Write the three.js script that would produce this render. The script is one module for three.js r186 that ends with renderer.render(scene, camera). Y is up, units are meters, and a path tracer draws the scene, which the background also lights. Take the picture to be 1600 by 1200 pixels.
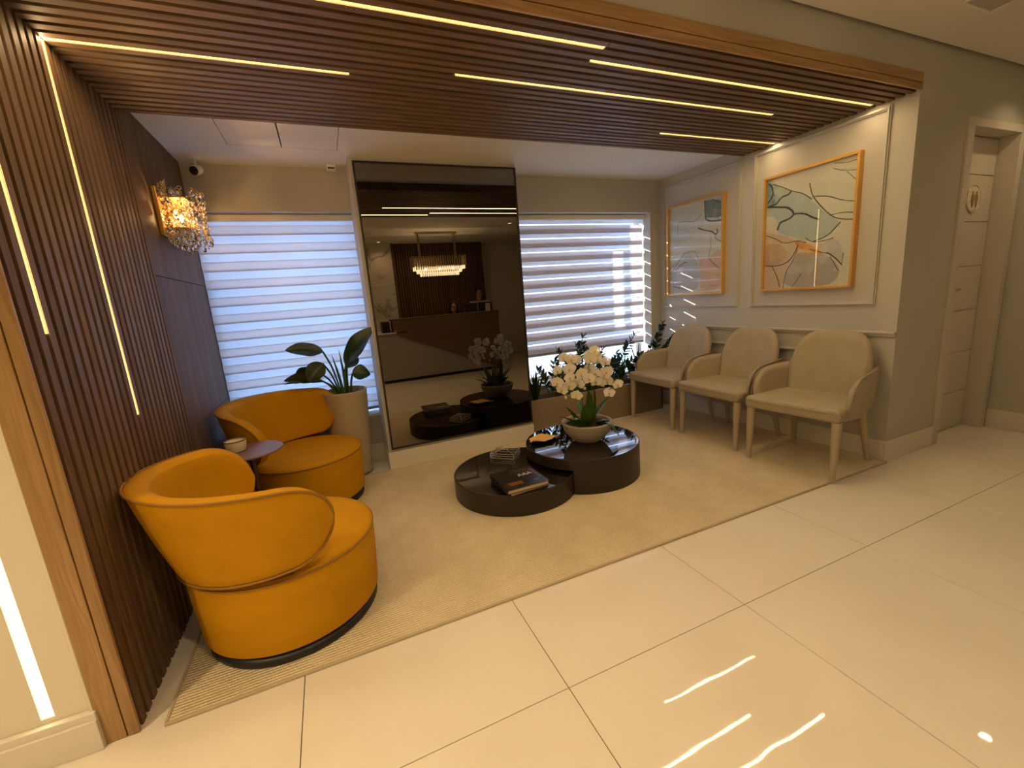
import * as THREE from 'three';
import { RoundedBoxGeometry } from 'three/addons/geometries/RoundedBoxGeometry.js';
import { mergeGeometries, mergeVertices, toCreasedNormals } from 'three/addons/utils/BufferGeometryUtils.js';
import { MarchingCubes } from 'three/addons/objects/MarchingCubes.js';
import { RectAreaLightUniformsLib } from 'three/addons/lights/RectAreaLightUniformsLib.js';

RectAreaLightUniformsLib.init();
const renderer = new THREE.WebGLRenderer({ antialias: true });
renderer.toneMapping = THREE.LinearToneMapping;
renderer.toneMappingExposure = 1.0;
renderer.shadowMap.enabled = true;
const scene = new THREE.Scene();

// ---------- camera: standing in the lobby at (0, 1.41, 0), ultra-wide lens ----------
const camera = new THREE.PerspectiveCamera(2 * Math.atan(600 / 671.44) * 180 / Math.PI, 4 / 3, 0.05, 60);
camera.matrixAutoUpdate = true;
{
  const m = new THREE.Matrix4().makeBasis(
    new THREE.Vector3(0.91579507, -0.07661984, 0.39426995),
    new THREE.Vector3(0.14708497, 0.97742206, -0.1516975),
    new THREE.Vector3(-0.37374511, 0.19691501, 0.90638793));
  camera.quaternion.setFromRotationMatrix(m);
  camera.position.set(0, 1.4101, 0);
}
scene.add(camera);

// ---------- sky seen through the windows, low sun from outside ----------
scene.background = new THREE.Color().setRGB(2.5, 4.0, 6.7);
const sun = new THREE.DirectionalLight(new THREE.Color().setRGB(1, 0.93, 0.82), 15);
sun.position.set(2 - 0.85 * 8, 1.5 + 0.385 * 8, -4.2 - 8);
sun.target.position.set(2, 1.5, -4.2);
sun.castShadow = true;
Object.assign(sun.shadow.camera, { left: -6, right: 6, top: 5, bottom: -5, near: 0.5, far: 25 });
sun.shadow.mapSize.set(2048, 2048);
scene.add(sun, sun.target);

// ---------- key dimensions ----------
const XL = -0.822, XR = 3.659, ZF = -1.729, YC = 2.494, ZS = -2.99, ZB = -4.077, YR = 2.565, YL = 2.77;
const LX0 = -3.2, LX1 = 5.12, LZ1 = 3.05;
const WARM = new THREE.Color().setRGB(1, 0.70, 0.35), DOWN = new THREE.Color().setRGB(1, 0.74, 0.40);

// ---------- helpers ----------
let seed = 12345;
const rnd = () => { seed = (seed * 1664525 + 1013904223) >>> 0; return seed / 4294967296; };
const rr = (a, b) => a + (b - a) * rnd();
const used = new Map();
function numbered(n) { const k = used.get(n) ?? 0; used.set(n, k + 1); return k ? `${n}_${String(k).padStart(3, '0')}` : n; }
const shade = (o) => { o.castShadow = true; o.receiveShadow = true; return o; };
function mesh(name, geo, mat, parent) {
  const m = shade(new THREE.Mesh(Array.isArray(geo) ? merge(geo) : geo, mat));
  m.name = name; (parent ?? scene).add(m); return m;
}
function thing(name, label, category, pos = [0, 0, 0], turn = 0, group) {
  const g = new THREE.Group(); g.name = numbered(name); g.position.set(...pos); g.rotation.y = turn;
  g.userData = { label, category }; if (group) g.userData.group = group; scene.add(g); return g;
}
function single(name, label, category, geo, mat, group) {
  const m = mesh(numbered(name), geo, mat); m.userData = { label, category }; if (group) m.userData.group = group; return m;
}
function struct(name, label, geo, mat) {
  const m = geo ? mesh(numbered(name), geo, mat) : new THREE.Group();
  if (!geo) { m.name = numbered(name); scene.add(m); }
  m.userData = { kind: 'structure', label, category: name.split('_')[0] }; return m;
}
function merge(list) {
  const gs = list.map((g) => { const q = g.index ? g.toNonIndexed() : g; for (const k of Object.keys(q.attributes)) if (!['position', 'normal', 'uv'].includes(k)) q.deleteAttribute(k); if (!q.attributes.uv) q.setAttribute('uv', new THREE.BufferAttribute(new Float32Array(q.attributes.position.count * 2), 2)); return q; });
  return mergeGeometries(gs, false);
}
// uv in metres by the dominant axis; v runs along `grain` where it can
function metreUV(geo, grain = 'y', off = [0, 0]) {
  const g = geo.index ? geo.toNonIndexed() : geo, p = g.attributes.position, uv = new Float32Array(p.count * 2);
  const a = new THREE.Vector3(), b = new THREE.Vector3(), c = new THREE.Vector3();
  for (let i = 0; i < p.count; i += 3) {
    a.fromBufferAttribute(p, i); b.fromBufferAttribute(p, i + 1).sub(a); c.fromBufferAttribute(p, i + 2).sub(a); b.cross(c);
    const n = [Math.abs(b.x), Math.abs(b.y), Math.abs(b.z)], ax = n.indexOf(Math.max(...n));
    let [u, v] = [['z', 'y'], ['x', 'z'], ['x', 'y']][ax];
    if (u === grain) [u, v] = [v, u];
    for (let k = 0; k < 3; k++) { a.fromBufferAttribute(p, i + k); uv[(i + k) * 2] = a[u] + off[0]; uv[(i + k) * 2 + 1] = a[v] + off[1]; }
  }
  g.setAttribute('uv', new THREE.BufferAttribute(uv, 2)); return g;
}
// box from min to max corner, edges eased by r
function box(x0, x1, y0, y1, z0, z1, r = 0, grain = 'y', off) {
  const w = x1 - x0, h = y1 - y0, d = z1 - z0;
  const g = r > 0 ? new RoundedBoxGeometry(w, h, d, 2, Math.min(r, w / 2.01, h / 2.01, d / 2.01)) : new THREE.BoxGeometry(w, h, d);
  g.translate((x0 + x1) / 2, (y0 + y1) / 2, (z0 + z1) / 2); return metreUV(g, grain, off);
}
function lathe(pts, seg = 40) { return new THREE.LatheGeometry(pts.map(([r, y]) => new THREE.Vector2(r, y)), seg); }
function cyl(r0, r1, h, seg = 20) { return new THREE.CylinderGeometry(r1, r0, h, seg).translate(0, h / 2, 0); }
function tube(pts, r, seg = 24, rad = 8, closed = false) {
  return new THREE.TubeGeometry(new THREE.CatmullRomCurve3(pts.map((p) => new THREE.Vector3(...p)), closed), seg, r, rad, closed);
}
function smooth(geo, angle = 0.6) { return toCreasedNormals(mergeVertices(geo.deleteAttribute('normal') && geo, 1e-5), angle); }

// ---------- noise and textures ----------
const hash = (x, y, s = 0) => { let h = Math.imul(x | 0, 374761393) ^ Math.imul(y | 0, 668265263) ^ Math.imul(s | 0, 2147483647 ^ 0x5bd1e995); h = Math.imul(h ^ (h >>> 13), 1274126177); return ((h ^ (h >>> 16)) >>> 0) / 4294967296; };
function vnoise(x, y, px, py, s) { // tileable value noise
  const xi = Math.floor(x), yi = Math.floor(y), fx = x - xi, fy = y - yi, u = fx * fx * (3 - 2 * fx), v = fy * fy * (3 - 2 * fy);
  const w = (a, b) => hash(((a % px) + px) % px, ((b % py) + py) % py, s);
  return (w(xi, yi) * (1 - u) + w(xi + 1, yi) * u) * (1 - v) + (w(xi, yi + 1) * (1 - u) + w(xi + 1, yi + 1) * u) * v;
}
const fbm = (u, v, fx, fy, s, oct = 4) => { let a = 0, m = 0.5, t = 0; for (let i = 0; i < oct; i++) { a += m * vnoise(u * fx, v * fy, fx, fy, s + i); t += m; m *= 0.5; fx *= 2; fy *= 2; } return a / t; };
function tex(w, h, fn, srgb, rx = 1, ry = 1) { // fn(u, v) -> number or [r, g, b], 0..1
  const d = new Uint8Array(w * h * 4);
  for (let y = 0; y < h; y++) for (let x = 0; x < w; x++) {
    const c = fn((x + 0.5) / w, (y + 0.5) / h), i = (y * w + x) * 4;
    for (let k = 0; k < 3; k++) d[i + k] = Math.max(0, Math.min(255, 255 * (Array.isArray(c) ? c[k] : c)));
    d[i + 3] = 255;
  }
  const t = new THREE.DataTexture(d, w, h); t.wrapS = t.wrapT = THREE.RepeatWrapping; t.magFilter = THREE.LinearFilter; t.minFilter = THREE.LinearMipmapLinearFilter;
  if (srgb) t.colorSpace = THREE.SRGBColorSpace; t.repeat.set(rx, ry); t.needsUpdate = true; return t;
}
const mix = (a, b, t) => a.map((x, i) => x + (b[i] - x) * t);
const lin = (r, g, b) => new THREE.Color().setRGB(r, g, b);
function std(color, roughness = 0.6, more = {}) { return new THREE.MeshStandardMaterial({ color: Array.isArray(color) ? lin(...color) : color, roughness, ...more }); }
function phys(color, roughness = 0.6, more = {}) { return new THREE.MeshPhysicalMaterial({ color: Array.isArray(color) ? lin(...color) : color, roughness, ...more }); }

// wood: grain runs along v
function woodMap(s, dark, light) {
  return tex(512, 1024, (u, v) => {
    const warp = (fbm(u, v, 4, 2, s, 3) - 0.5) * 0.35, line = fbm(u + warp, v, 38, 3, s + 9, 3), fine = fbm(u, v, 150, 14, s + 20, 2), broad = fbm(u, v, 7, 1, s + 30, 2);
    return mix(dark, light, Math.min(1, Math.max(0, 0.15 + 0.62 * line + 0.3 * (fine - 0.5) + 0.45 * (broad - 0.5))));
  }, true, 1 / 0.5, 1 / 1.2);
}
const woodBump = tex(256, 256, (u, v) => fbm(u, v, 90, 6, 71, 3), false, 1 / 0.5, 1 / 1.2);
const woodA = woodMap(1, [0.325, 0.24, 0.16], [0.54, 0.415, 0.285]), woodB = woodMap(40, [0.305, 0.225, 0.15], [0.51, 0.39, 0.265]);
const M = {};
M.wood = std(0xffffff, 0.5, { map: woodA, bumpMap: woodBump, bumpScale: 0.0004 });
M.wood2 = std(0xffffff, 0.6, { map: woodB, bumpMap: woodBump, bumpScale: 0.0004 });
M.post = std(0xffffff, 0.42, { map: woodMap(80, [0.52, 0.39, 0.235], [0.76, 0.61, 0.42]), bumpMap: woodBump, bumpScale: 0.0004 });
M.backing = std([0.018, 0.010, 0.005], 0.8);  // near-black tone puts the shade of the slat gaps into the colour
const plaster = tex(256, 256, (u, v) => fbm(u, v, 24, 24, 5, 4), false, 1 / 0.6, 1 / 0.6);
M.wall = std([0.49, 0.465, 0.41], 0.62, { bumpMap: plaster, bumpScale: 0.0004 });
M.cream = std([0.74, 0.68, 0.58], 0.5, { bumpMap: plaster, bumpScale: 0.0003 });
M.ceiling = std([0.74, 0.70, 0.64], 0.85, { bumpMap: plaster, bumpScale: 0.0003 });
M.white = std([0.78, 0.75, 0.70], 0.4);
M.skirting = std([0.70, 0.65, 0.57], 0.32);
M.door = std([0.60, 0.54, 0.455], 0.4);
M.metal = std([0.75, 0.74, 0.72], 0.3, { metalness: 1 });
M.black = std([0.012, 0.012, 0.013], 0.45);
M.gold = std([0.83, 0.56, 0.22], 0.28, { metalness: 1 });
M.dark = std([0.03, 0.028, 0.026], 0.6);
M.led = std([0.6, 0.5, 0.3], 0.5, { emissive: lin(1, 0.66, 0.16), emissiveIntensity: 2.0 });
M.ledWhite = std([0.7, 0.6, 0.45], 0.5, { emissive: lin(1, 0.86, 0.55), emissiveIntensity: 1.5 });
// =====================================================================================
// STRUCTURE
// =====================================================================================
// ---- floor of large polished tiles ----
{
  const floor = struct('floor', 'polished cream porcelain floor of large square tiles');
  mesh('grout_bed', box(LX0 - 0.3, LX1 + 0.3, -0.2, -0.004, ZB - 0.6, LZ1 + 0.3), std([0.07, 0.045, 0.022], 0.9), floor);
  const wave = tex(256, 256, (u, v) => fbm(u, v, 6, 6, 90, 2), false, 1 / 0.9, 1 / 0.9);
  const cloud = tex(256, 256, (u, v) => mix([0.885, 0.85, 0.795], [0.915, 0.885, 0.835], fbm(u, v, 5, 5, 33, 4)), true, 1 / 1.3, 1 / 1.3);
  const tileMat = phys(0xffffff, 0.025, { map: cloud, bumpMap: wave, bumpScale: 0.0005, ior: 1.52 });
  const kinds = [0, 1, 2].map((k) => box(-0.4485, 0.4485, -0.012, 0, -0.4485, 0.4485, 0.0012, 'z', [k * 0.37, k * 0.61]));
  let n = 0;
  for (let i = -5; i < 6; i++) for (let k = -4; k < 6; k++) {
    const x = 0.614 + 0.45 + 0.9 * i, z = -1.173 + 0.45 + 0.9 * k;
    if (x - 0.45 > LX1 || x + 0.45 < LX0 || z - 0.45 > LZ1 || z + 0.45 < ZB - 0.1) continue;
    mesh('floor_tile', kinds[n++ % 3], tileMat, floor).position.set(x, 0, z);
  }
}
// ---- side wall of the alcove: slats in front, plain panels behind ----
const gapZ = (k) => -1.852 - 0.0556 * k, PITCH = 0.0556, GAP = 0.0208;
const slatSpan = []; // [front z, rear z] of each slat
for (let k = -1; k < 21; k++) slatSpan.push([gapZ(k - 1) - GAP / 2, gapZ(k) + GAP / 2]);
slatSpan.push([gapZ(20) - GAP / 2, ZS]);
{
  const wl = struct('wall_left', 'slatted walnut wall with plain veneer panels');
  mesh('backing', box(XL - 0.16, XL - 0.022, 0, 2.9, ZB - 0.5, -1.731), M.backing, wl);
  const w = PITCH - GAP, kinds = [0, 1, 2, 3, 4].map((k) => box(-0.024, 0, 0, YC + 0.03, -w / 2, w / 2, 0.0012, 'y', [0.137 * k + 0.03, 0.31 * k]));
  slatSpan.forEach(([a, b], i) => {
    const std = Math.abs(a - b - w) < 1e-4;
    const g = std ? kinds[(i * 7 + (i >> 2)) % 5] : box(-0.024, 0, 0, YC + 0.03, (b - a) / 2, (a - b) / 2, 0.0012, 'y', [0.2 * i, 0.1]);
    mesh('slat', g, i % 3 ? M.wood : M.wood2, wl).position.set(XL, 0, (a + b) / 2);
  });
  [[0.004, 0.79], [0.794, 1.676], [1.680, YR + 0.03]].forEach(([a, b], i) => mesh('veneer_panel', box(XL - 0.03, XL + (0), a, b, ZB + 0.02, ZS - 0.004, 0.0015, 'y', [0.17 * i, 0.2 * i]), M.wood2, wl));
}
// ---- slatted ceiling ----
{
  const c = struct('ceiling', 'slatted walnut ceiling over the waiting alcove');
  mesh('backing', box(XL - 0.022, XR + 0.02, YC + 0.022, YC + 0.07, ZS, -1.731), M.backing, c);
  const w = PITCH - GAP, kinds = [0, 1, 2, 3, 4].map((k) => box(XL + 0.0, XR, 0, 0.024, -w / 2, w / 2, 0.0012, 'x', [0.137 * k + 0.05, 0.27 * k]));
  slatSpan.forEach(([a, b], i) => {
    const std = Math.abs(a - b - w) < 1e-4;
    const g = std ? kinds[(i * 3 + (i >> 2)) % 5] : box(XL, XR, 0, 0.024, (b - a) / 2, (a - b) / 2, 0.0012, 'x', [0.2 * i, 0.1]);
    if (i > 0 && i < 5) { // the slats nearest the beam are butt-jointed
      for (const [p, q] of [[XL, 1.351], [1.3525, XR]]) mesh('slat', box(p, q, 0, 0.024, -w / 2, w / 2, 0.0012, 'x', [0.2 * i + p, 0.1 * i]), i % 2 ? M.wood : M.wood2, c).position.set(0, YC, (a + b) / 2);
      return;
    }
    mesh('slat', g, i % 3 ? M.wood : M.wood2, c).position.set(0, YC, (a + b) / 2);
  });
  mesh('rear_fascia', box(XL, XR, YC, YR + 0.03, ZS - 0.012, ZS, 0.001, 'x'), M.wood2, c);
}
// ---- plaster ceiling behind the slats with two flush access panels ----
{
  const c = struct('ceiling', 'white plaster ceiling strip above the windows');
  const x0 = -0.44, x1 = 0.257, z0 = -3.634, z1 = -3.02;
  mesh('plaster', [box(XL - 0.05, x0, YR, YR + 0.12, ZB - 0.4, ZS), box(x1, XR + 0.05, YR, YR + 0.12, ZB - 0.4, ZS), box(x0, x1, YR, YR + 0.12, ZB - 0.4, z0), box(x0, x1, YR, YR + 0.12, z1, ZS)], M.ceiling, c);
  mesh('upper_deck', box(x0, x1, YR + 0.105, YR + 0.12, z0, z1), M.ceiling, c);
  for (const [a, b] of [[x0, -0.109], [-0.109, x1]]) mesh('access_panel', box(a + 0.004, b - 0.004, YR, YR + 0.02, z0 + 0.004, z1 - 0.004, 0.001), M.ceiling, c);
}
// ---- lobby ceiling, with a shadow gap along the header ----
{
  const c = struct('ceiling', 'plain plaster lobby ceiling with a shadow gap');
  mesh('plaster', box(LX0 - 0.1, LX1 + 0.1, YL, YL + 0.1, ZF + 0.022, LZ1 + 0.1), M.ceiling, c);
  mesh('upper_deck', box(LX0 - 0.1, LX1 + 0.1, YL + 0.10, YL + 0.12, ZF - 0.03, ZF + 0.06), M.ceiling, c);
}
// ---- header and walls in the portal plane ----
struct('wall_front', 'greige header and pillar around the alcove opening', [
  box(LX0, LX1, 2.592, YL + 0.12, ZF - 0.14, ZF), box(XR, 4.275, 0, 2.592, ZF - 0.14, ZF), box(4.275, LX1, 2.39, 2.592, ZF - 0.14, ZF)], M.wall);
{
  // cream panelled wall beside the portal, with a vertical slot for its light
  const w = struct('wall_left', 'cream wall beside the timber portal with a vertical light slot');
  mesh('plaster', [box(LX0, -1.056, 0, 2.592, ZF - 0.14, ZF), box(-1.021, -0.922, 0, 2.592, ZF - 0.14, ZF), box(-1.056, -1.021, 0, 0.165, ZF - 0.14, ZF), box(-1.056, -1.021, 0.165, 2.592, ZF - 0.14, ZF - 0.012)], M.cream, w);
  mesh('edge_bead', box(-0.933, -0.9225, 0.13, 2.592, ZF, ZF + 0.010, 0.003), M.cream, w);
  mesh('skirting', [box(LX0, -0.914, 0, 0.118, ZF, ZF + 0.030, 0.003), box(LX0, -0.914, 0.112, 0.146, ZF, ZF + 0.022, 0.004)], M.skirting, w);
}
// right wall of the alcove with mouldings
{
  const w = struct('wall_right', 'greige panelled wall behind the beige chairs');
  mesh('plaster', box(XR, XR + 0.14, 0, YR + 0.1, ZB - 0.5, ZF - 0.14), M.wall, w);
  const mould = (y0, y1, z0, z1) => { // picture-frame moulding, two steps
    const g = [], t = 0.026, s = 0.011;
    for (const [o, th, dp] of [[0, t, 0.015], [0.007, s, 0.026]]) {
      const a = z0 + o, b = z1 - o, c = y0 + o, d = y1 - o;
      g.push(box(XR - dp, XR + 0.002, c, c + th, a, b, 0.002), box(XR - dp, XR + 0.002, d - th, d, a, b, 0.002), box(XR - dp, XR + 0.002, c + th, d - th, a, a + th, 0.002), box(XR - dp, XR + 0.002, c + th, d - th, b - th, b, 0.002));
    }
    mesh('frame_moulding', g, M.wall, w);
  };
  mould(1.155, 2.469, -2.876, -1.869); mould(1.155, 2.469, -4.007, -3.003);
  mould(0.25, 0.805, -2.876, -1.869); mould(0.25, 0.805, -4.007, -3.003);
  mesh('chair_rail', [box(XR - 0.014, XR, 0.93, 0.969, ZB, ZF, 0.003), box(XR - 0.026, XR, 0.948, 0.966, ZB, ZF, 0.006)], M.wall, w);
}
// window wall: solid parts around the two openings
const W1 = { x0: -0.850, x1: 0.40 }, W2 = { x0: 1.74, x1: 3.525 }, WY0 = 0.455, WY1 = 2.228, WZ = -4.34;
struct('wall_back', 'greige window wall with two deep openings', [
  box(XL - 0.1, XR + 0.1, WY1, YR + 0.12, ZB - 0.3, ZB), box(XL - 0.1, XR + 0.1, 0, WY0, ZB - 0.3, ZB),
  box(XL - 0.12, W1.x0, WY0, WY1, ZB - 0.3, ZB), box(W1.x1, W2.x0, WY0, WY1, ZB - 0.3, ZB), box(W2.x1, XR + 0.1, WY0, WY1, ZB - 0.3, ZB)], M.wall);
{ // pier that carries the mirror
  const p = struct('wall_pier', 'beige pier carrying the tall dark mirror', [box(0.330, 1.728, 0, YR + 0.02, ZB - 0.02, -3.738, 0.003)], M.wall);
  mesh('skirting', [box(0.324, 1.734, 0, 0.165, ZB, -3.722, 0.003)], M.skirting, p);
}
[[W1, 'window behind the pleated blue-lit shade'], [W2, 'window behind the planter with clear glass below the shade']].forEach(([w, label], i) => {
  const f = struct('window_' + (i + 1), label);
  const z0 = WZ - 0.03, z1 = WZ + 0.03, t = 0.045, mid = (w.x0 + w.x1) / 2;
  for (const b of [[w.x0, w.x1, WY0, WY0 + t], [w.x0, w.x1, WY1 - t, WY1], [w.x0, w.x0 + t, WY0 + t, WY1 - t], [w.x1 - t, w.x1, WY0 + t, WY1 - t]]) mesh('frame', box(...b, z0, z1, 0.004), M.white, f);
  mesh('pane', box(w.x0 + t, w.x1 - t, WY0 + t, WY1 - t, WZ - 0.002, WZ + 0.002), phys([1, 1, 1], 0.0, { transmission: 1, thickness: 0, ior: 1.45 }), f);
  mesh('sill', box(w.x0, w.x1, WY0 - 0.02, WY0 + 0.004, z0, ZB + 0.012, 0.003), M.white, f);
});
// baseboards of the alcove
{
  const b = struct('baseboard_right', 'pale baseboard below the panelled wall', box(XR - 0.014, XR, 0, 0.16, ZB, ZF, 0.004), M.skirting);
  struct('baseboard_pillar', 'pale baseboard wrapping the pillar', box(XR - 0.014, 4.275, 0, 0.16, ZF, ZF + 0.014, 0.004), M.skirting);
  struct('baseboard_back', 'pale baseboard below the window beside the plant pot', box(XL, 0.33, 0, 0.165, ZB, ZB + 0.014, 0.004), M.skirting);
}
// timber portal trim: wide board, groove, narrow strip
{
  const t = struct('trim_1', 'upright timber portal post');
  mesh('wide_board', box(-0.922, -0.858, 0, 2.592, -1.731, ZF + 0.012, 0.002, 'y', [0.31, 0.2]), M.post, t);
  mesh('narrow_strip', box(-0.854, XL + 0.001, 0, 2.532, -1.731, ZF + 0.012, 0.002, 'y', [0.05, 0.5]), M.post, t);
  const h = struct('trim_2', 'timber portal beam over the alcove opening');
  mesh('wide_board', box(-0.854, XR, 2.536, 2.592, -1.731, ZF + 0.012, 0.002, 'x', [0.31, 0.2]), M.post, h);
  mesh('narrow_strip', box(XL + 0.002, XR, YC, 2.532, -1.731, ZF + 0.012, 0.002, 'x', [0.05, 0.5]), M.post, h);
}
// ---- washroom door in the pillar wall ----
{
  const d = struct('door_1', 'greige door with horizontal grooves at the corridor end');
  const dz = -1.836, ys = [0.006, 0.33, 0.675, 1.022, 1.373, 1.714, 2.06, 2.33];
  for (let i = 0; i < 7; i++) mesh('door_panel', box(4.352, 5.028, ys[i] + 0.004, ys[i + 1] - 0.004, dz - 0.03, dz, 0.003), M.door, d);
  mesh('leaf_core', box(4.352, 5.028, 0.006, 2.33, dz - 0.035, dz - 0.008), M.door, d);
  mesh('casing', [box(4.272, 4.352, 0, 2.335, dz - 0.05, ZF + 0.014, 0.004), box(5.035, 5.105, 0, 2.335, dz - 0.05, ZF + 0.014, 0.004), box(4.272, 5.105, 2.335, 2.392, dz - 0.05, ZF + 0.014, 0.004)], M.door, d);
  const hnd = mesh('handle', [tube([[4.44, 1.2, dz], [4.44, 1.2, dz + 0.04], [4.46, 1.2, dz + 0.05], [4.60, 1.2, dz + 0.05]], 0.008, 20, 8), new THREE.CylinderGeometry(0.024, 0.024, 0.008, 20).rotateX(Math.PI / 2).translate(4.44, 1.2, dz + 0.004)], M.metal, d);
}
// ---- rest of the lobby shell ----
struct('wall_corridor', 'greige corridor wall beside the washroom door', [box(LX1, LX1 + 0.12, 0, YL + 0.1, ZF - 0.5, LZ1), box(4.1, LX1, 0, YL + 0.1, ZF - 0.5, ZF - 0.4), box(4.1, 4.2, 0, YL + 0.1, ZF - 0.4, ZF - 0.14), box(4.2, LX1, 2.5, 2.592, ZF - 0.4, ZF - 0.14)], M.wall);
struct('baseboard_corridor', 'tall pale baseboard along the corridor wall', box(LX1 - 0.014, LX1, 0, 0.16, ZF + 0.014, LZ1, 0.004), M.skirting);
struct('wall_lobby', 'plain cream lobby wall behind the photographer', [box(LX0 - 0.12, LX0, 0, YL + 0.1, ZF - 0.14, LZ1 + 0.1), box(LX0, 0.85, 0, YL + 0.1, 2.70, LZ1 + 0.1), box(3.66, LX1 + 0.1, 0, YL + 0.1, LZ1, LZ1 + 0.12)], M.cream);
{
  const marble = tex(512, 512, (u, v) => { const w = fbm(u, v, 3, 3, 50, 4), q = Math.abs(fbm(u + 0.3 * w, v + 0.3 * w, 3, 4, 61, 4) - 0.5); return mix([0.66, 0.60, 0.52], [0.86, 0.82, 0.75], Math.min(1, q * 16)); }, true, 1 / 1.6, 1 / 1.6);
  const w = struct('wall_marble', 'pale veined marble wall beside the reception slats');
  for (let i = 0; i < 3; i++) mesh('marble_slab', box(0.85, 1.52, 0.002 + i * 0.95, Math.min(YL, (i + 1) * 0.95), 2.62, 2.72, 0.002, 'y', [0.3 * i, 0.5 * i]), phys(0xffffff, 0.12, { map: marble }), w);
  const s = struct('wall_reception', 'slatted timber wall behind the reception desk');
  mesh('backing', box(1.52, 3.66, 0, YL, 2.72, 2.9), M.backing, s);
  mesh('edge_post', box(1.52, 1.56, 0, YL, 2.60, 2.74, 0.002), M.wood, s);
  const k = box(-0.018, 0.018, 0, YL, -0.022, 0, 0.0015);
  for (let x = 1.59; x < 3.64; x += 0.0556) mesh('slat', k, rnd() < 0.6 ? M.wood : M.wood2, s).position.set(x, 0, 2.72);
  mesh('edge_return', box(3.62, 3.67, 0, YL, 2.69, LZ1 + 0.05, 0.002), M.wood2, s);
}
// =====================================================================================
// LIGHTS OF THE PLACE
// =====================================================================================
const LEDK = 55; // radiance of the strip light sources
function area(w, h, pos, rot, color, k, parent) {
  const l = new THREE.RectAreaLight(color, k, w, h); l.position.set(...pos); l.rotation.set(...rot); parent.add(l); return l;
}
const LW = 0.0195;
function ceilingRun(t, x0, x1, k) { // strip in ceiling gap k
  const z = gapZ(k);
  mesh('diffuser', box(x0, x1, YC + 0.0025, YC + 0.010, z - LW / 2, z + LW / 2, 0.001, 'x'), M.led, t);
  area(x1 - x0, LW, [(x0 + x1) / 2, YC + 0.0018, z], [-Math.PI / 2, 0, 0], WARM, LEDK, t);
}
function wallRun(t, y0, y1, k) {
  const z = gapZ(k);
  mesh('diffuser', box(XL - 0.010, XL - 0.0025, y0, y1, z - LW / 2, z + LW / 2, 0.001), M.led, t);
  area(LW, y1 - y0, [XL - 0.0018, (y0 + y1) / 2, z], [0, -Math.PI / 2, 0], WARM, LEDK, t);
}
const strips = 'warm light strips set between the walnut slats';
{
  let t = thing('led_strip', 'bent light strip running from slat wall onto ceiling, nearer the windows', 'light strip', [0, 0, 0], 0, strips);
  wallRun(t, 1.03, YC, 9); ceilingRun(t, XL, 0.268, 9);
  t = thing('led_strip', 'bent light strip closest to the portal post, its ceiling run meeting the beam', 'light strip', [0, 0, 0], 0, strips);
  wallRun(t, 1.41, YC, 0); ceilingRun(t, XL, 1.352, 0);
  t = thing('led_strip', 'long ceiling light strip ending above the larger framed painting near the pillar', 'light strip', [0, 0, 0], 0, strips);
  ceilingRun(t, 1.352, 3.6, 2);
  t = thing('led_strip', 'longest straight ceiling light strip crossing the middle of the slats', 'light strip', [0, 0, 0], 0, strips);
  ceilingRun(t, 0.755, 3.008, 7);
  t = thing('led_strip', 'short ceiling light strip at the rear edge, ending over the chair wall', 'light strip', [0, 0, 0], 0, strips);
  ceilingRun(t, 2.431, 3.639, 15);
  t = thing('led_strip', 'vertical white light strip in the cream wall beside the timber post', 'light strip');
  mesh('diffuser', box(-1.056, -1.021, 0.165, 2.59, ZF - 0.010, ZF - 0.004, 0.001), M.ledWhite, t);
  area(0.034, 2.42, [-1.0385, 1.378, ZF - 0.0025], [0, Math.PI, 0], DOWN, 9.5, t);
}
// recessed downlights of the lobby ceiling; the last three added to brighten the lobby
const dl = [[4.84, -1.33, 'beside the corridor wall near the washroom door'], [1.25, 2.35, 'in front of the marble wall'], [-1.35, 0.9, 'over the lobby floor near the cream wall'], [0.3, -0.1, 'added out of view overhead to light the floor'], [-1.9, -0.55, 'added out of view near the cream wall light slot'], [3.4, 0.3, 'added in front of the reception desk end']];
const dlPower = [1.4, 1.6, 8.5, 8.5, 15, 0.7];
dl.forEach(([x, z, where], i) => {
  const t = thing('downlight', 'round recessed ceiling downlight ' + where, 'downlight', [x, YL, z], 0, 'recessed lobby downlights');
  mesh('trim_ring', lathe([[0.032, 0.0], [0.034, -0.004], [0.046, -0.004], [0.047, 0.002]], 24), M.white, t);
  mesh('lens', new THREE.CylinderGeometry(0.031, 0.031, 0.003, 20).translate(0, -0.0015, 0), std([0.8, 0.75, 0.6], 0.4, { emissive: lin(1, 0.82, 0.52), emissiveIntensity: 6 }), t);
  const s = new THREE.SpotLight(DOWN, dlPower[i], 0, 1.12, 0.7, 2); s.position.set(x, YL - 0.012, z); s.target.position.set(x, 0, z); s.castShadow = true; s.shadow.radius = 1.6; scene.add(s, s.target);
});
// square fitting, switched off
{
  const t = thing('ceiling_light', 'square grey ceiling light, switched off, above the pillar corner', 'ceiling light', [3.50, YL, -1.30], 0);
  mesh('frame', [box(-0.145, 0.145, -0.012, 0, -0.145, -0.13, 0.002), box(-0.145, 0.145, -0.012, 0, 0.13, 0.145, 0.002), box(-0.145, -0.13, -0.012, 0, -0.13, 0.13, 0.002), box(0.13, 0.145, -0.012, 0, -0.13, 0.13, 0.002)], M.white, t);
  mesh('cover', box(-0.13, 0.13, -0.009, 0, -0.13, 0.13, 0.002), std([0.42, 0.40, 0.36], 0.5), t);
}
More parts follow.
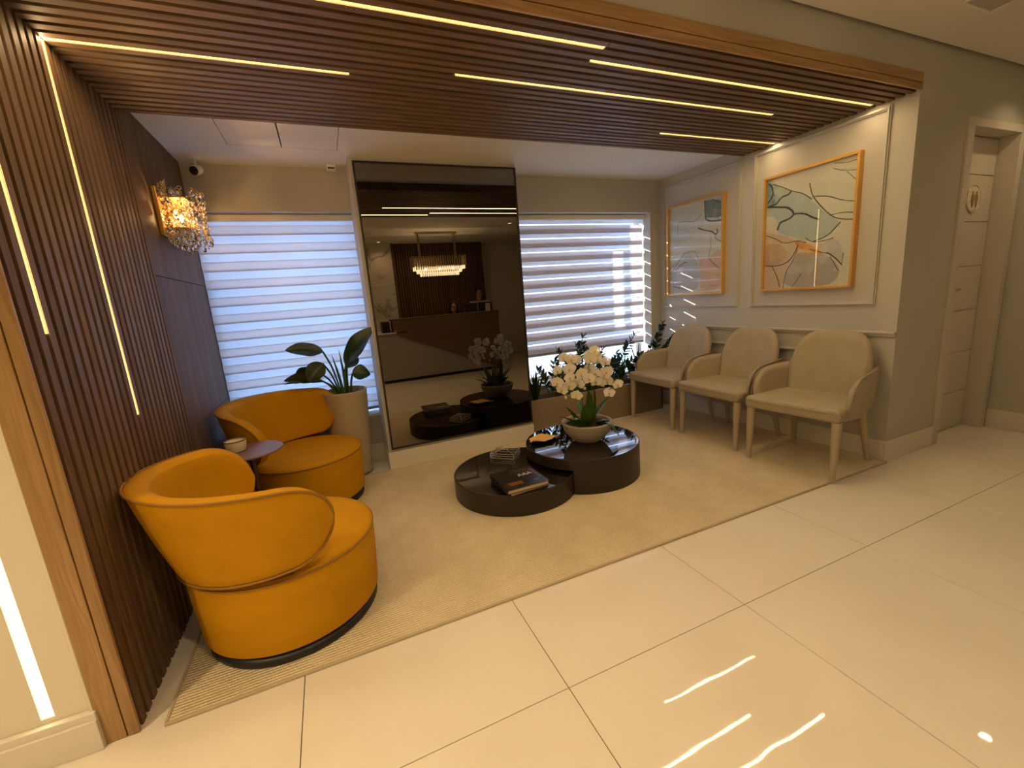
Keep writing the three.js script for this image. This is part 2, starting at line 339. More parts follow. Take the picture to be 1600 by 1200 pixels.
// =====================================================================================
// WINDOW SHADES: two layers of alternating bands
// =====================================================================================
M.band = phys([0.76, 0.71, 0.70], 1.0, { transmission: 0.55, thickness: 0 });  // front and rear are one fabric; tints split room light from window light
M.bandRear = phys([0.74, 0.75, 0.78], 1.0, { transmission: 0.58, thickness: 0 });
function shade2(label, x0, x1, top, bottom, front, rear, h) {
  const t = thing('roller_shade', label, 'window shade', [0, 0, -4.20]);
  const P = 0.1385;
  mesh('head_box', box(x0 - 0.012, x1 + 0.012, top - 0.012, WY1 - 0.004, -0.045, 0.03, 0.006), M.white, t);
  const kf = box(x0, x1, -h / 2, h / 2, 0.0, 0.0008), kr = box(x0, x1, -h / 2, h / 2, -0.0078, -0.007);
  for (const [k, first, name, mat] of [[kf, front, 'front_band', M.band], [kr, rear, 'rear_band', M.bandRear]]) for (let y = first; y > bottom; y -= P) if (y + h / 2 < top + 0.04) mesh(name, k, mat, t).position.y = y;
  mesh('bottom_bar', box(x0, x1, bottom - 0.026, bottom, -0.020, 0.002, 0.004), std([0.30, 0.28, 0.26], 0.5), t);
  mesh('pull_chain', [tube([[x1 + 0.008, top, 0.012], [x1 + 0.009, (top + bottom) / 2, 0.014], [x1 + 0.008, bottom + 0.25, 0.012]], 0.0022, 10, 5), tube([[x1 + 0.008, top, -0.006], [x1 + 0.010, (top + bottom) / 2, -0.008], [x1 + 0.008, bottom + 0.25, -0.006]], 0.0022, 10, 5)], M.white, t);
  return t;
}
shade2('closed banded roller shade glowing blue beside the crystal wall lamp', -0.844, W1.x1 - 0.012, 2.185, 0.50, 2.105, 2.1785, 0.078);
shade2('banded roller shade with bright slits between the mirror and the paintings', W2.x0 + 0.02, W2.x1 - 0.014, 2.185, 0.785, 2.0785, 2.178, 0.087);
// =====================================================================================
// OUTSIDE: wall with an opening, made translucent to glow, plus an added sun blocker
// =====================================================================================
{
  const o = thing('translucent_sun_screen', 'outdoor sun screen with a tall opening, made translucent to glow beyond the slit shade', 'screen');
  const z0 = -4.452, z1 = -4.444, m = phys([0.80, 0.82, 0.84], 1.0, { transmission: 0.64, thickness: 0 });  // translucent so the wall outside glows behind the shade and blocks direct sun
  for (const b of [[0.9, 2.88, -0.3, 3.4], [2.88, 3.03, 1.93, 3.4], [2.88, 3.03, -0.3, 1.02], [3.03, 3.13, -0.3, 3.4]]) mesh('glow_panel', box(...b, z0, z1), m, o);
  const n = thing('added_sun_blocker', 'added unseen pale building outside the first window', 'blocker');
  mesh('blocker_body', box(-5.2, -1.6, -0.3, 4.2, -8.2, -7.0), std([0.6, 0.6, 0.6], 0.9), n); mesh('blocker_cap', box(-5.3, -1.5, 4.2, 4.4, -8.3, -6.9), std([0.6, 0.6, 0.6], 0.9), n);  // unseen block added to keep direct sun off the first shade
}
// =====================================================================================
// RUG
// =====================================================================================
{
  const rib = tex(512, 512, (u, v) => { const r = 0.5 + 0.5 * Math.sin(v * Math.PI * 2 * 34 + 1.2 * (fbm(u, v, 6, 6, 13, 2) - 0.5)); return 0.15 + 0.55 * r * (0.55 + 0.9 * fbm(u, v, 90, 60, 3, 2)) + 0.25 * fbm(u, v, 160, 160, 8, 1); }, false, 2, 2);
  const col = tex(512, 512, (u, v) => { const r = 0.5 + 0.5 * Math.sin(v * Math.PI * 2 * 34 + 1.2 * (fbm(u, v, 6, 6, 13, 2) - 0.5)), n = fbm(u, v, 120, 120, 21, 2), b = fbm(u, v, 4, 4, 44, 3); return mix([0.76, 0.69, 0.565], [0.95, 0.885, 0.755], Math.min(1, 0.34 * r + 0.6 * n + 0.35 * b - 0.22)); }, true, 2, 2);
  const t = thing('area_rug', 'large ribbed beige rug under the seating and coffee tables', 'rug');
  const m = std(0xffffff, 0.95, { map: col, bumpMap: rib, bumpScale: 0.006 });
  mesh('pile', box(-0.735, XR - 0.03, 0.0, 0.012, -3.715, -1.705, 0.004, 'z'), m, t);
  const bm = std([0.50, 0.41, 0.28], 0.8);
  mesh('binding', box(-0.745, XR - 0.02, 0, 0.0135, -1.709, -1.697, 0.004), bm, t);
  mesh('binding', box(-0.745, XR - 0.02, 0, 0.0135, -3.727, -3.715, 0.004), bm, t);
  mesh('binding', box(-0.747, -0.735, 0, 0.0132, -3.715, -1.709, 0.004), bm, t);
  mesh('binding', box(XR - 0.03, XR - 0.018, 0, 0.0132, -3.715, -1.709, 0.004), bm, t);
}
// =====================================================================================
// MUSTARD TUB ARMCHAIRS
// =====================================================================================
const weave = tex(256, 256, (u, v) => fbm(u, v, 110, 110, 2, 2), false, 1 / 0.25, 1 / 0.25);
const velvetCol = tex(256, 256, (u, v) => mix([0.735, 0.52, 0.012], [0.80, 0.575, 0.025], fbm(u, v, 5, 5, 6, 4)), true, 1 / 0.7, 1 / 0.7);
M.mustard = phys(0xffffff, 0.78, { map: velvetCol, bumpMap: weave, bumpScale: 0.0006, specularIntensity: 0.35 });
M.piping = std([0.30, 0.14, 0.010], 0.6);
const D2R = Math.PI / 180;
function tubShell(o = {}) { // wrap-around back: phi is the angle from straight back
  const PM = o.span ?? 95, R0 = 0.408, yB = 0.402, N = 72, K = 24, pos = [], uv = [], idx = [];
  const prof = (phi) => { // lower and upper edge at phi
    const a = Math.abs(phi), s = Math.max(0, (a - (PM - 24)) / 24), f = Math.sqrt(Math.max(0, 1 - Math.pow(s, 2.3)));
    const top = 0.80 - 0.045 * Math.pow(Math.min(1, a / PM), 2), bot = yB + 0.045 * Math.pow(Math.min(1, a / PM), 2.2), c = (top + bot) / 2 - 0.01 * s;
    return [c - ((top - bot) / 2) * f, c + ((top - bot) / 2) * f];
  };
  const lean = (y, phi) => 0.245 * (0.80 + 0.20 * Math.cos(phi * D2R)) * Math.max(0, y - yB);
  const ring = (phi) => {
    const [b, t] = prof(phi), out = [], th = 0.080, h = t - b, e = Math.min(0.02, h * 0.3);
    const rO = (y) => R0 + lean(y, phi), P = (r, y) => out.push([r, y]);
    for (let i = 0; i <= 7; i++) { const y = b + e * 0.4 + (h - e * 0.8) * (i / 7); P(rO(y) + 0.006 * Math.sin(Math.PI * i / 7), y); }
    P(rO(t) - 0.006, t); P(rO(t) - 0.025, t + 0.006); P(rO(t) - 0.052, t + 0.002); P(rO(t) - 0.072, t - Math.min(0.012, h * 0.2));
    for (let i = 0; i <= 7; i++) { const y = t - e - (h - 1.6 * e) * (i / 7); P(rO(y) - th, y); }
    P(rO(b) - th + 0.012, b); P(rO(b) - 0.02, b - 0.002);
    return out;
  };
  let n = 0, L = 0;
  for (let i = 0; i <= N; i++) {
    const q = i / N, phi = PM * Math.sin((q - 0.5) * Math.PI) * 0.9995, a = Math.PI + phi * D2R, r = ring(phi); L = r.length;
    r.forEach(([rad, y], k) => { pos.push(rad * Math.cos(a), y, rad * Math.sin(a)); uv.push(phi * 0.0078, y + k * 0.001); });
  }
  for (let i = 0; i < N; i++) for (let k = 0; k < L; k++) { const a = i * L + k, b = i * L + (k + 1) % L, c = a + L, d = b + L; idx.push(a, b, c, b, d, c); }
  const g = new THREE.BufferGeometry(); g.setAttribute('position', new THREE.Float32BufferAttribute(pos, 3)); g.setAttribute('uv', new THREE.Float32BufferAttribute(uv, 2)); g.setIndex(idx);
  for (const s of [0, N]) { const base = pos.length / 3; void base; }
  g.computeVertexNormals();
  // orient outwards
  const pts = [], edge = (phi, hi) => { const [b, t] = prof(phi), y = hi ? t : b, a = Math.PI + phi * D2R, r = R0 + lean(y, phi) + 0.001; pts.push([r * Math.cos(a), y, r * Math.sin(a)]); };
  for (let i = 0; i <= 60; i++) edge(PM * Math.sin((i / 60 - 0.5) * Math.PI) * 0.999, true);
  for (let i = 59; i > 0; i--) edge(PM * Math.sin((i / 60 - 0.5) * Math.PI) * 0.999, false);
  return { g, piping: tube(pts, 0.0055, 200, 6, true) };
}
function flipIfInward(g) { // make faces point away from the shell's own centre line
  const p = g.attributes.position, n = g.attributes.normal; let s = 0;
  for (let i = 0; i < p.count; i += 22) s += p.getX(i) * n.getX(i) + p.getZ(i) * n.getZ(i);
  if (s < 0) { const ix = g.index.array; for (let i = 0; i < ix.length; i += 3) { const t = ix[i]; ix[i] = ix[i + 1]; ix[i + 1] = t; } g.computeVertexNormals(); }
  return g;
}
function tubChair(label, pos, turn) {
  const t = thing('tub_armchair', label, 'armchair', pos, turn, 'mustard tub armchairs'), sh = tubShell();
  mesh('plinth', lathe([[0, 0.0], [0.355, 0.0], [0.366, 0.004], [0.366, 0.060], [0, 0.060]], 64), M.black, t);
  mesh('body', lathe([[0, 0.056], [0.368, 0.056], [0.376, 0.062], [0.382, 0.14], [0.390, 0.26], [0.393, 0.362], [0.391, 0.376]], 72), M.mustard, t);
  mesh('seat', lathe([[0.392, 0.376], [0.384, 0.390], [0.34, 0.404], [0.22, 0.414], [0, 0.418]], 72), M.mustard, t);
  mesh('backrest', flipIfInward(sh.g), M.mustard, t);
  mesh('back_mount', new THREE.CylinderGeometry(0.386, 0.376, 0.060, 60, 1, true, Math.PI * 1.5 - 72 * D2R, 144 * D2R).translate(0, 0.398, 0), std([0.10, 0.05, 0.01], 0.8, { side: THREE.DoubleSide }), t);  // dark band puts the shade of the gap below the shell into colour
  mesh('piping', sh.piping, M.piping, t);
  mesh('piping', new THREE.TorusGeometry(0.3925, 0.005, 6, 90).rotateX(Math.PI / 2).translate(0, 0.377, 0), M.piping, t);
  return t;
}
tubChair('mustard tub armchair nearest the timber portal post', [-0.325, 0.0128, -2.15], 27 * D2R);
tubChair('mustard tub armchair beside the tall plant pot', [-0.285, 0.0128, -3.45], -34 * D2R);
// small round side table with a cup
{
  const t = thing('side_table', 'small round plum side table between the mustard armchairs', 'side table', [-0.53, 0.0128, -2.87]);
  mesh('top', lathe([[0, 0.615], [0.17, 0.615], [0.178, 0.619], [0.178, 0.626], [0.174, 0.630], [0, 0.630]], 48), std([0.20, 0.12, 0.115], 0.35), t);
  mesh('stem', cyl(0.014, 0.014, 0.615, 16), std([0.10, 0.06, 0.05], 0.4, { metalness: 0.6 }), t);
  mesh('foot', lathe([[0, 0], [0.12, 0], [0.122, 0.004], [0.118, 0.010], [0.02, 0.016], [0, 0.016]], 40), std([0.10, 0.06, 0.05], 0.4, { metalness: 0.6 }), t);
  const c = thing('candle_cup', 'small cream ceramic cup with dark rim on the plum side table', 'cup', [-0.60, 0.6428, -2.895]);
  mesh('bowl', lathe([[0, 0.0], [0.042, 0.0], [0.050, 0.008], [0.056, 0.040], [0.058, 0.066], [0.053, 0.066], [0.050, 0.040], [0.044, 0.012], [0, 0.010]], 32), std([0.72, 0.60, 0.44], 0.5), c);
  mesh('rim', new THREE.TorusGeometry(0.0555, 0.004, 8, 32).rotateX(Math.PI / 2).translate(0, 0.066, 0), std([0.16, 0.09, 0.05], 0.4), c);
}
// =====================================================================================
// COFFEE TABLES
// =====================================================================================
{
  const side = std([0.021, 0.0125, 0.0065], 0.42), top = phys([0.010, 0.007, 0.006], 0.05, { clearcoat: 1, clearcoatRoughness: 0.02, ior: 1.6 });
  const HC = [1.712, -2.803], LC = [1.122, -2.80], HR = 0.442, LR = 0.45, HY = 0.27, LY = 0.165;
  const lo = thing('coffee_table', 'lower round dark coffee table holding the books', 'coffee table', [LC[0], 0.0128, LC[1]], 0, 'pair of nested drum coffee tables');
  mesh('drum', lathe([[0, 0], [LR - 0.03, 0], [LR - 0.004, 0.003], [LR, 0.008], [LR, LY - 0.016], [LR - 0.003, LY - 0.013], [LR - 0.006, LY - 0.0135], [0, LY - 0.0135]], 96), side, lo);
  mesh('glass_top', lathe([[LR - 0.008, LY - 0.0135], [LR - 0.008, LY - 0.014], [LR - 0.010, LY - 0.012], [0, LY - 0.012]], 96), top, lo);
  const hi = thing('coffee_table', 'taller round dark coffee table holding the orchid bowl', 'coffee table', [HC[0], 0.0128, HC[1]], 0, 'pair of nested drum coffee tables');
  mesh('slab', lathe([[0, LY + 0.012], [HR, LY + 0.012], [HR, LY + 0.0125], [HR, HY - 0.016], [HR - 0.003, HY - 0.013], [0, HY - 0.0133]], 96), side, hi);
  mesh('glass_top', lathe([[HR - 0.006, HY - 0.0135], [HR - 0.007, HY - 0.012], [0, HY - 0.012]], 96), top, hi);
  // pedestal: round, cut away where the lower table slides in
  const s = new THREE.Shape(), dx = LC[0] - HC[0], r2 = LR + 0.006, a = Math.abs((HR * HR - r2 * r2 + dx * dx) / (2 * dx)), ang = Math.acos(-a / HR) , pts = [];
  for (let i = 0; i <= 72; i++) { const q = -ang + 2 * ang * i / 72; pts.push(new THREE.Vector2(HR * Math.cos(q), HR * Math.sin(q))); }
  const hy = Math.sqrt(HR * HR - a * a), be = Math.asin(hy / r2);
  for (let i = 1; i < 40; i++) { const q = be - 2 * be * i / 40; pts.push(new THREE.Vector2(dx + r2 * Math.cos(q), r2 * Math.sin(q))); }
  s.setFromPoints(pts);
  mesh('pedestal', metreUV(toCreasedNormals(new THREE.ExtrudeGeometry(s, { depth: LY + 0.012, bevelEnabled: false, curveSegments: 4 }).rotateX(-Math.PI / 2), 0.4)), side, hi);
}
// books, glass box, gilded leaf
{
  const cover = (bg, draw) => { const c = document.createElement('canvas'); c.width = 512; c.height = 540; const x = c.getContext('2d'); x.fillStyle = bg; x.fillRect(0, 0, 512, 540); draw(x); const t = new THREE.CanvasTexture(c); t.colorSpace = THREE.SRGBColorSpace; return t; };
  const art = cover('#141211', (x) => {
    x.fillStyle = '#1d1a17'; x.fillRect(20, 20, 470, 500);
    x.fillStyle = '#3a1512'; x.fillRect(20, 380, 120, 100); x.fillStyle = '#4d2420'; x.fillRect(20, 60, 60, 50);
    const g = ['#a8763c', '#6d2a18', '#8a5a2c', '#431510']; for (let i = 0; i < 8; i++) { x.fillStyle = g[i % 4]; x.fillRect(70 + i * 3, 370 + i * 11, 180 - i * 5, 9); }
    x.fillStyle = '#5b5148'; for (let i = 0; i < 5; i++) x.fillRect(250 - i * 8, 30 + i * 24, 190 + i * 6, 7);
    x.fillStyle = '#5a1f2b'; x.fillRect(440, 90, 46, 190); x.fillStyle = '#6b625a'; x.fillRect(470, 60, 18, 330);
    x.fillStyle = '#d6cdbb'; x.font = 'bold 92px sans-serif'; x.fillText('AAA', 262, 250); x.fillStyle = '#8d877c'; x.fillRect(372, 420, 66, 14);
  });
  const Y0 = 0.0128 + 0.1532, pages = std([0.72, 0.62, 0.44], 0.8), dark = std([0.016, 0.013, 0.012], 0.3), paper = tex(64, 256, (u, v) => mix([0.62, 0.54, 0.40], [0.90, 0.83, 0.68], hash(0, Math.floor(v * 90), 4)), true, 4, 40);
  pages.map = paper; pages.color = lin(1, 1, 1);
  const b = (label, pos, w, d, h, turn, mat, group) => {
    const t = thing('book', label, 'book', pos, turn, group);
    mesh('page_block', box(-w / 2 + 0.004, w / 2 - 0.006, 0.003, h - 0.003, -d / 2 + 0.006, d / 2 - 0.004, 0, 'y'), pages, t);
    mesh('back_cover', box(-w / 2, w / 2, 0, 0.003, -d / 2, d / 2, 0.001), dark, t);
    mesh('spine', box(-w / 2 - 0.002, -w / 2 + 0.003, 0, h, -d / 2, d / 2, 0.0015), dark, t);
    const c = new THREE.BoxGeometry(w, 0.003, d).translate(0, h - 0.0015, 0); mesh('front_cover', c, mat, t); return t;
  };
  b('lower black hardback book under the illustrated book', [1.045, Y0, -2.535], 0.285, 0.30, 0.022, 0.07, dark, 'stacked art books');
  b('top art book with dark illustrated cover and cream page edge', [1.037, Y0 + 0.022, -2.525], 0.300, 0.31, 0.028, 0.02, std(0xffffff, 0.28, { map: art }), 'stacked art books');
  const bead = std([0.6, 0.58, 0.55], 0.3, { metalness: 0.8 });
  void bead;
  // glass box with metal edges
  const g = thing('glass_box', 'small faceted glass box with metal edges on the lower table', 'glass box', [1.165, Y0, -3.085], -0.75, undefined), w = 0.10, h = 0.038, e = 0.0022, em = std([0.62, 0.58, 0.52], 0.35, { metalness: 0.9 });
  const E = []; const bar = (a, c) => { const A = new THREE.Vector3(...a), C = new THREE.Vector3(...c), l = A.distanceTo(C), q = new THREE.Quaternion().setFromUnitVectors(new THREE.Vector3(0, 1, 0), C.clone().sub(A).normalize()); E.push(new THREE.CylinderGeometry(e, e, l, 6).applyQuaternion(q).translate(...A.add(C).multiplyScalar(0.5).toArray())); };
  const cs = [[-w, -w * 0.75], [w, -w * 0.75], [w, w * 0.75], [-w, w * 0.75]];
  cs.forEach(([x, z], i) => { const [x2, z2] = cs[(i + 1) % 4]; for (const y of [0.003, h * 0.55, h]) bar([x, y, z], [x2, y, z2]); bar([x, 0.003, z], [x, h, z]); bar([x, h, z], [x * 0.25, h + 0.018, z * 0.25]); });
  const c2 = cs.map(([x, z]) => [x * 0.25, z * 0.25]); c2.forEach(([x, z], i) => bar([x, h + 0.018, z], [c2[(i + 1) % 4][0], h + 0.018, c2[(i + 1) % 4][1]]));
  mesh('metal_edges', E, em, g);
  const glass = phys([0.97, 0.98, 0.97], 0.02, { transmission: 1, thickness: 0 });
  cs.forEach(([x, z], i) => { const [x2, z2] = cs[(i + 1) % 4], f = new THREE.BufferGeometry(), q = [x, 0.003, z, x2, 0.003, z2, x2, h, z2, x, h, z, x * 0.25, h + 0.018, z * 0.25, x2 * 0.25, h + 0.018, z2 * 0.25]; f.setAttribute('position', new THREE.Float32BufferAttribute(q, 3)); f.setIndex([0, 1, 2, 0, 2, 3, 3, 2, 5, 3, 5, 4]); mesh('glass_facet', (() => { const n = f.toNonIndexed(); n.computeVertexNormals(); return metreUV(n); })(), glass, g); });
  // gilded leaf dish with dark back
  const l = thing('leaf_dish', 'golden leaf-shaped dish with dark underside beside the orchid bowl', 'dish', [1.455, 0.0128 + 0.258, -2.955], 0.12);
  const leaf = (off, lift, sc) => { const pos = [], idx = [], N = 14, K = 8; for (let i = 0; i <= N; i++) { const s = i / N, hw = 0.085 * sc * Math.pow(Math.sin(Math.PI * Math.min(1, 0.06 + 0.94 * (1 - s))), 0.65) * (s < 0.12 ? 0.4 + 5 * s : 1); for (let k = 0; k <= K; k++) { const q = (k / K - 0.5) * 2; pos.push(0.115 - 0.24 * s * sc, 0.006 + off + lift * q * q * (0.5 + 0.5 * s) + 0.005 * Math.sin(9 * s + 5 * q) * q, q * hw * (1 + 0.07 * Math.sin(20 * s))); } } for (let i = 0; i < N; i++) for (let k = 0; k < K; k++) { const a = i * (K + 1) + k; idx.push(a, a + 1, a + K + 1, a + 1, a + K + 2, a + K + 1); } const f = new THREE.BufferGeometry(); f.setAttribute('position', new THREE.Float32BufferAttribute(pos, 3)); f.setIndex(idx); f.computeVertexNormals(); return f; };
  mesh('gilded_face', leaf(0.003, 0.022, 0.97), std([0.82, 0.47, 0.055], 0.45, { metalness: 0.2 }), l);
  mesh('dark_underside', leaf(-0.001, 0.020, 1.03), M.black, l);
  mesh('stalk', tube([[0.10, 0.006, 0], [0.14, 0.008, 0.004], [0.165, 0.012, 0.0]], 0.005, 10, 6), std([0.70, 0.40, 0.10], 0.4, { metalness: 0.6 }), l);
}
// =====================================================================================
// ORCHID BOWL
// =====================================================================================
// leaf blade along +x from the origin, width w, arching by `droop`, folded by `fold`
function blade(len, w, droop = 0.2, fold = 0.15, shape = 0.8, N = 10, K = 4, wave = 0) {
  const pos = [], uv = [], idx = [];
  for (let i = 0; i <= N; i++) {
    const s = i / N, hw = w / 2 * Math.pow(Math.max(0.0001, Math.sin(Math.PI * Math.pow(Math.min(0.9999, 0.02 + 0.98 * s), shape))), 0.75);
    const a = droop * s, x = len * (s - droop * droop * s * s * s / 6), y = -len * a * s * 0.5;
    for (let k = 0; k <= K; k++) { const q = (k / K - 0.5) * 2; pos.push(x, y + fold * hw * Math.abs(q) + wave * Math.sin(s * 9 + q) * hw * q, q * hw); uv.push(q * hw + 0.2, x); }
  }
  for (let i = 0; i < N; i++) for (let k = 0; k < K; k++) { const a = i * (K + 1) + k; idx.push(a, a + 1, a + K + 1, a + 1, a + K + 2, a + K + 1); }
  const g = new THREE.BufferGeometry(); g.setAttribute('position', new THREE.Float32BufferAttribute(pos, 3)); g.setAttribute('uv', new THREE.Float32BufferAttribute(uv, 2)); g.setIndex(idx); g.computeVertexNormals(); return g;
}
// place a blade-like mesh: base point, direction of its length, roll about it
function aim(o, base, dir, roll = 0) {
  const x = new THREE.Vector3(...dir).normalize(), up = Math.abs(x.y) > 0.97 ? new THREE.Vector3(1, 0, 0) : new THREE.Vector3(0, 1, 0), z = x.clone().cross(up).normalize(), y = z.clone().cross(x);
  o.quaternion.setFromRotationMatrix(new THREE.Matrix4().makeBasis(x, y, z)); o.rotateX(roll); o.position.set(...base); return o;
}
const leafTone = (a, b, s) => tex(128, 128, (u, v) => mix(a, b, fbm(u, v, 6, 3, s, 3)), true, 4, 4);
M.leaf = phys(0xffffff, 0.38, { map: leafTone([0.17, 0.28, 0.07], [0.30, 0.42, 0.13], 3), transmission: 0.12, thickness: 0 });
M.leafDark = phys(0xffffff, 0.34, { map: leafTone([0.08, 0.15, 0.07], [0.15, 0.24, 0.10], 8), transmission: 0.08, thickness: 0 });
M.stem = std([0.055, 0.10, 0.02], 0.5);
M.soil = std([0.035, 0.018, 0.010], 0.95, { bumpMap: plaster, bumpScale: 0.01 });
M.clay = std([0.34, 0.295, 0.23], 0.7, { bumpMap: plaster, bumpScale: 0.0008 });
const inRing = (R) => { const a = rnd() * 6.283, r = R * Math.sqrt(rnd()); return [r * Math.cos(a), r * Math.sin(a)]; };
{
  const t = thing('potted_orchid', 'white orchids in a beige bowl on the taller coffee table', 'orchid', [1.742, 0.0128 + 0.258, -2.76]);
  mesh('bowl', lathe([[0, 0.0], [0.085, 0.0], [0.10, 0.006], [0.145, 0.045], [0.180, 0.095], [0.196, 0.150], [0.197, 0.157], [0.190, 0.160], [0.174, 0.158], [0.170, 0.148], [0.165, 0.128]], 64), M.clay, t);
  const soil = lathe([[0.168, 0.130], [0.10, 0.138], [0, 0.140]], 32); mesh('soil', soil, M.soil, t);
  const F = [[-.141, .514], [-.087, .497], [-.024, .506], [-.187, .526], [-.176, .447], [-.104, .406], [-.191, .387], [-.257, .441], [-.266, .357], [-.105, .333], [-.18, .323], [-.228, .296], [-.156, .257], [.065, .505], [.105, .486], [.041, .501], [.091, .544], [.145, .46], [.187, .447], [.02, .42], [.059, .379], [.126, .391], [.2, .367], [.141, .361], [.004, .345], [.073, .313], [.113, .3], [.164, .307], [.201, .287], [.16, .217]];
  // one bloom: three sepals, two broad petals, a lip, facing +z
  const petal = (len, w, ang, cup) => blade(len, w, cup, 0.05, 0.72, 5, 3).rotateX(-Math.PI / 2 * 0.02).rotateX(Math.PI / 2).rotateZ(ang);
  const bloom = merge([petal(0.040, 0.034, Math.PI / 2, -0.25), petal(0.038, 0.032, -2.5, -0.2), petal(0.038, 0.032, -0.64, -0.2), petal(0.043, 0.052, 0.18, -0.35).translate(0, 0.003, 0.003), petal(0.043, 0.052, Math.PI - 0.18, -0.35).translate(0, 0.003, 0.003)]);
  const lip = merge([new THREE.SphereGeometry(0.0055, 10, 8).scale(0.9, 1.2, 1).translate(0, -0.004, 0.008), blade(0.013, 0.010, -0.8, 0.4, 0.7, 5, 3).rotateX(Math.PI / 2).rotateZ(-Math.PI / 2).translate(0, -0.006, 0.008)]);
  const petalMat = phys([0.88, 0.83, 0.70], 0.6, { transmission: 0.25, thickness: 0 }), lipMat = std([0.62, 0.42, 0.10], 0.5);
  const roots = [[-0.05, 0.02], [0.03, 0.0], [0.07, 0.03], [-0.02, -0.03], [0.09, -0.02]];
  const sprays = [[0, 1, 3, 4, 7, 8, 11], [2, 5, 6, 10, 9, 12], [15, 13, 16, 14, 17, 18, 22], [19, 20, 24, 25, 26], [21, 23, 27, 28, 29]];
  sprays.forEach((ids, s) => {
    const [rx, rz] = roots[s], zs = [0.03, 0.09, -0.02, 0.05, 0.10][s];
    const fl0 = F[ids[0]][0];
    const pts = [[rx, 0.135, rz], [rx * 0.8, 0.30, rz * 0.9], [rx * 0.7 + fl0 * 0.12, 0.48, rz * 0.8]];
    const fl = ids.map((i) => { const [x, y] = F[i]; return [x, y + 0.15, zs + rr(-0.045, 0.045)]; });
    if (fl[0][1] < 0.62) pts.push([rx * 0.8 + fl[0][0] * 0.3, fl[0][1] + 0.01, zs * 0.6]);
    fl.forEach(([x, y, z]) => pts.push([x * 0.97, y + 0.008, z - 0.018]));
    mesh('flower_stem', tube(pts, 0.0028, 60, 6), M.stem, t);
    fl.forEach((p) => {
      const f = mesh('flower', bloom, petalMat, t); f.position.set(...p); f.rotation.set(rr(-0.25, 0.35), rr(-0.75, 0.35) - 0.25, rr(-0.3, 0.3)); f.scale.setScalar(rr(1.08, 1.32));
      mesh('lip', lip, lipMat, f);
    });
  });
  for (const [x, y, z] of [[-0.205, 0.385, 0.05], [-0.045, 0.43, 0.06], [0.03, 0.45, 0.05]]) mesh('bud', new THREE.SphereGeometry(0.011, 10, 8).scale(1, 1.25, 1).translate(x, y, z), std([0.70, 0.66, 0.45], 0.5), t);
  const L = [[-0.06, -0.01, -0.85, 0.35, 0.35, 0.12, 0.8], [-0.03, 0.04, -0.6, 0.7, 0.5, 0.20, 0.55], [0.0, 0.05, 0.15, 0.95, 0.35, 0.22, 0.35], [0.06, 0.04, 0.7, 0.12, 0.85, 0.17, 1.05], [0.04, 0.0, 0.5, 0.85, 0.1, 0.21, 0.4], [0.09, 0.02, 0.75, 0.35, 0.5, 0.13, 1.2], [-0.08, 0.02, -0.5, 0.95, 0.1, 0.19, 0.3], [0.02, -0.05, 0.2, 0.8, -0.6, 0.18, 0.6], [-0.04, 0.06, -0.2, 0.9, 0.3, 0.20, 0.3], [0.05, 0.07, 0.35, 0.5, 0.8, 0.14, 0.95], [-0.09, 0.0, -0.7, 0.7, 0.0, 0.17, 0.5], [0.0, 0.03, 0.0, 1, 0.15, 0.24, 0.2], [0.03, 0.02, 0.25, 1, 0.0, 0.23, 0.2]];
  for (const [x, z, dx, dy, dz, len, dr] of L) aim(mesh('leaf', blade(len * 1.25, 0.080, dr, 0.25, 0.75, 10, 4), M.leaf, t), [x, 0.135, z], [dx, dy, dz], rr(-0.4, 0.4));
}
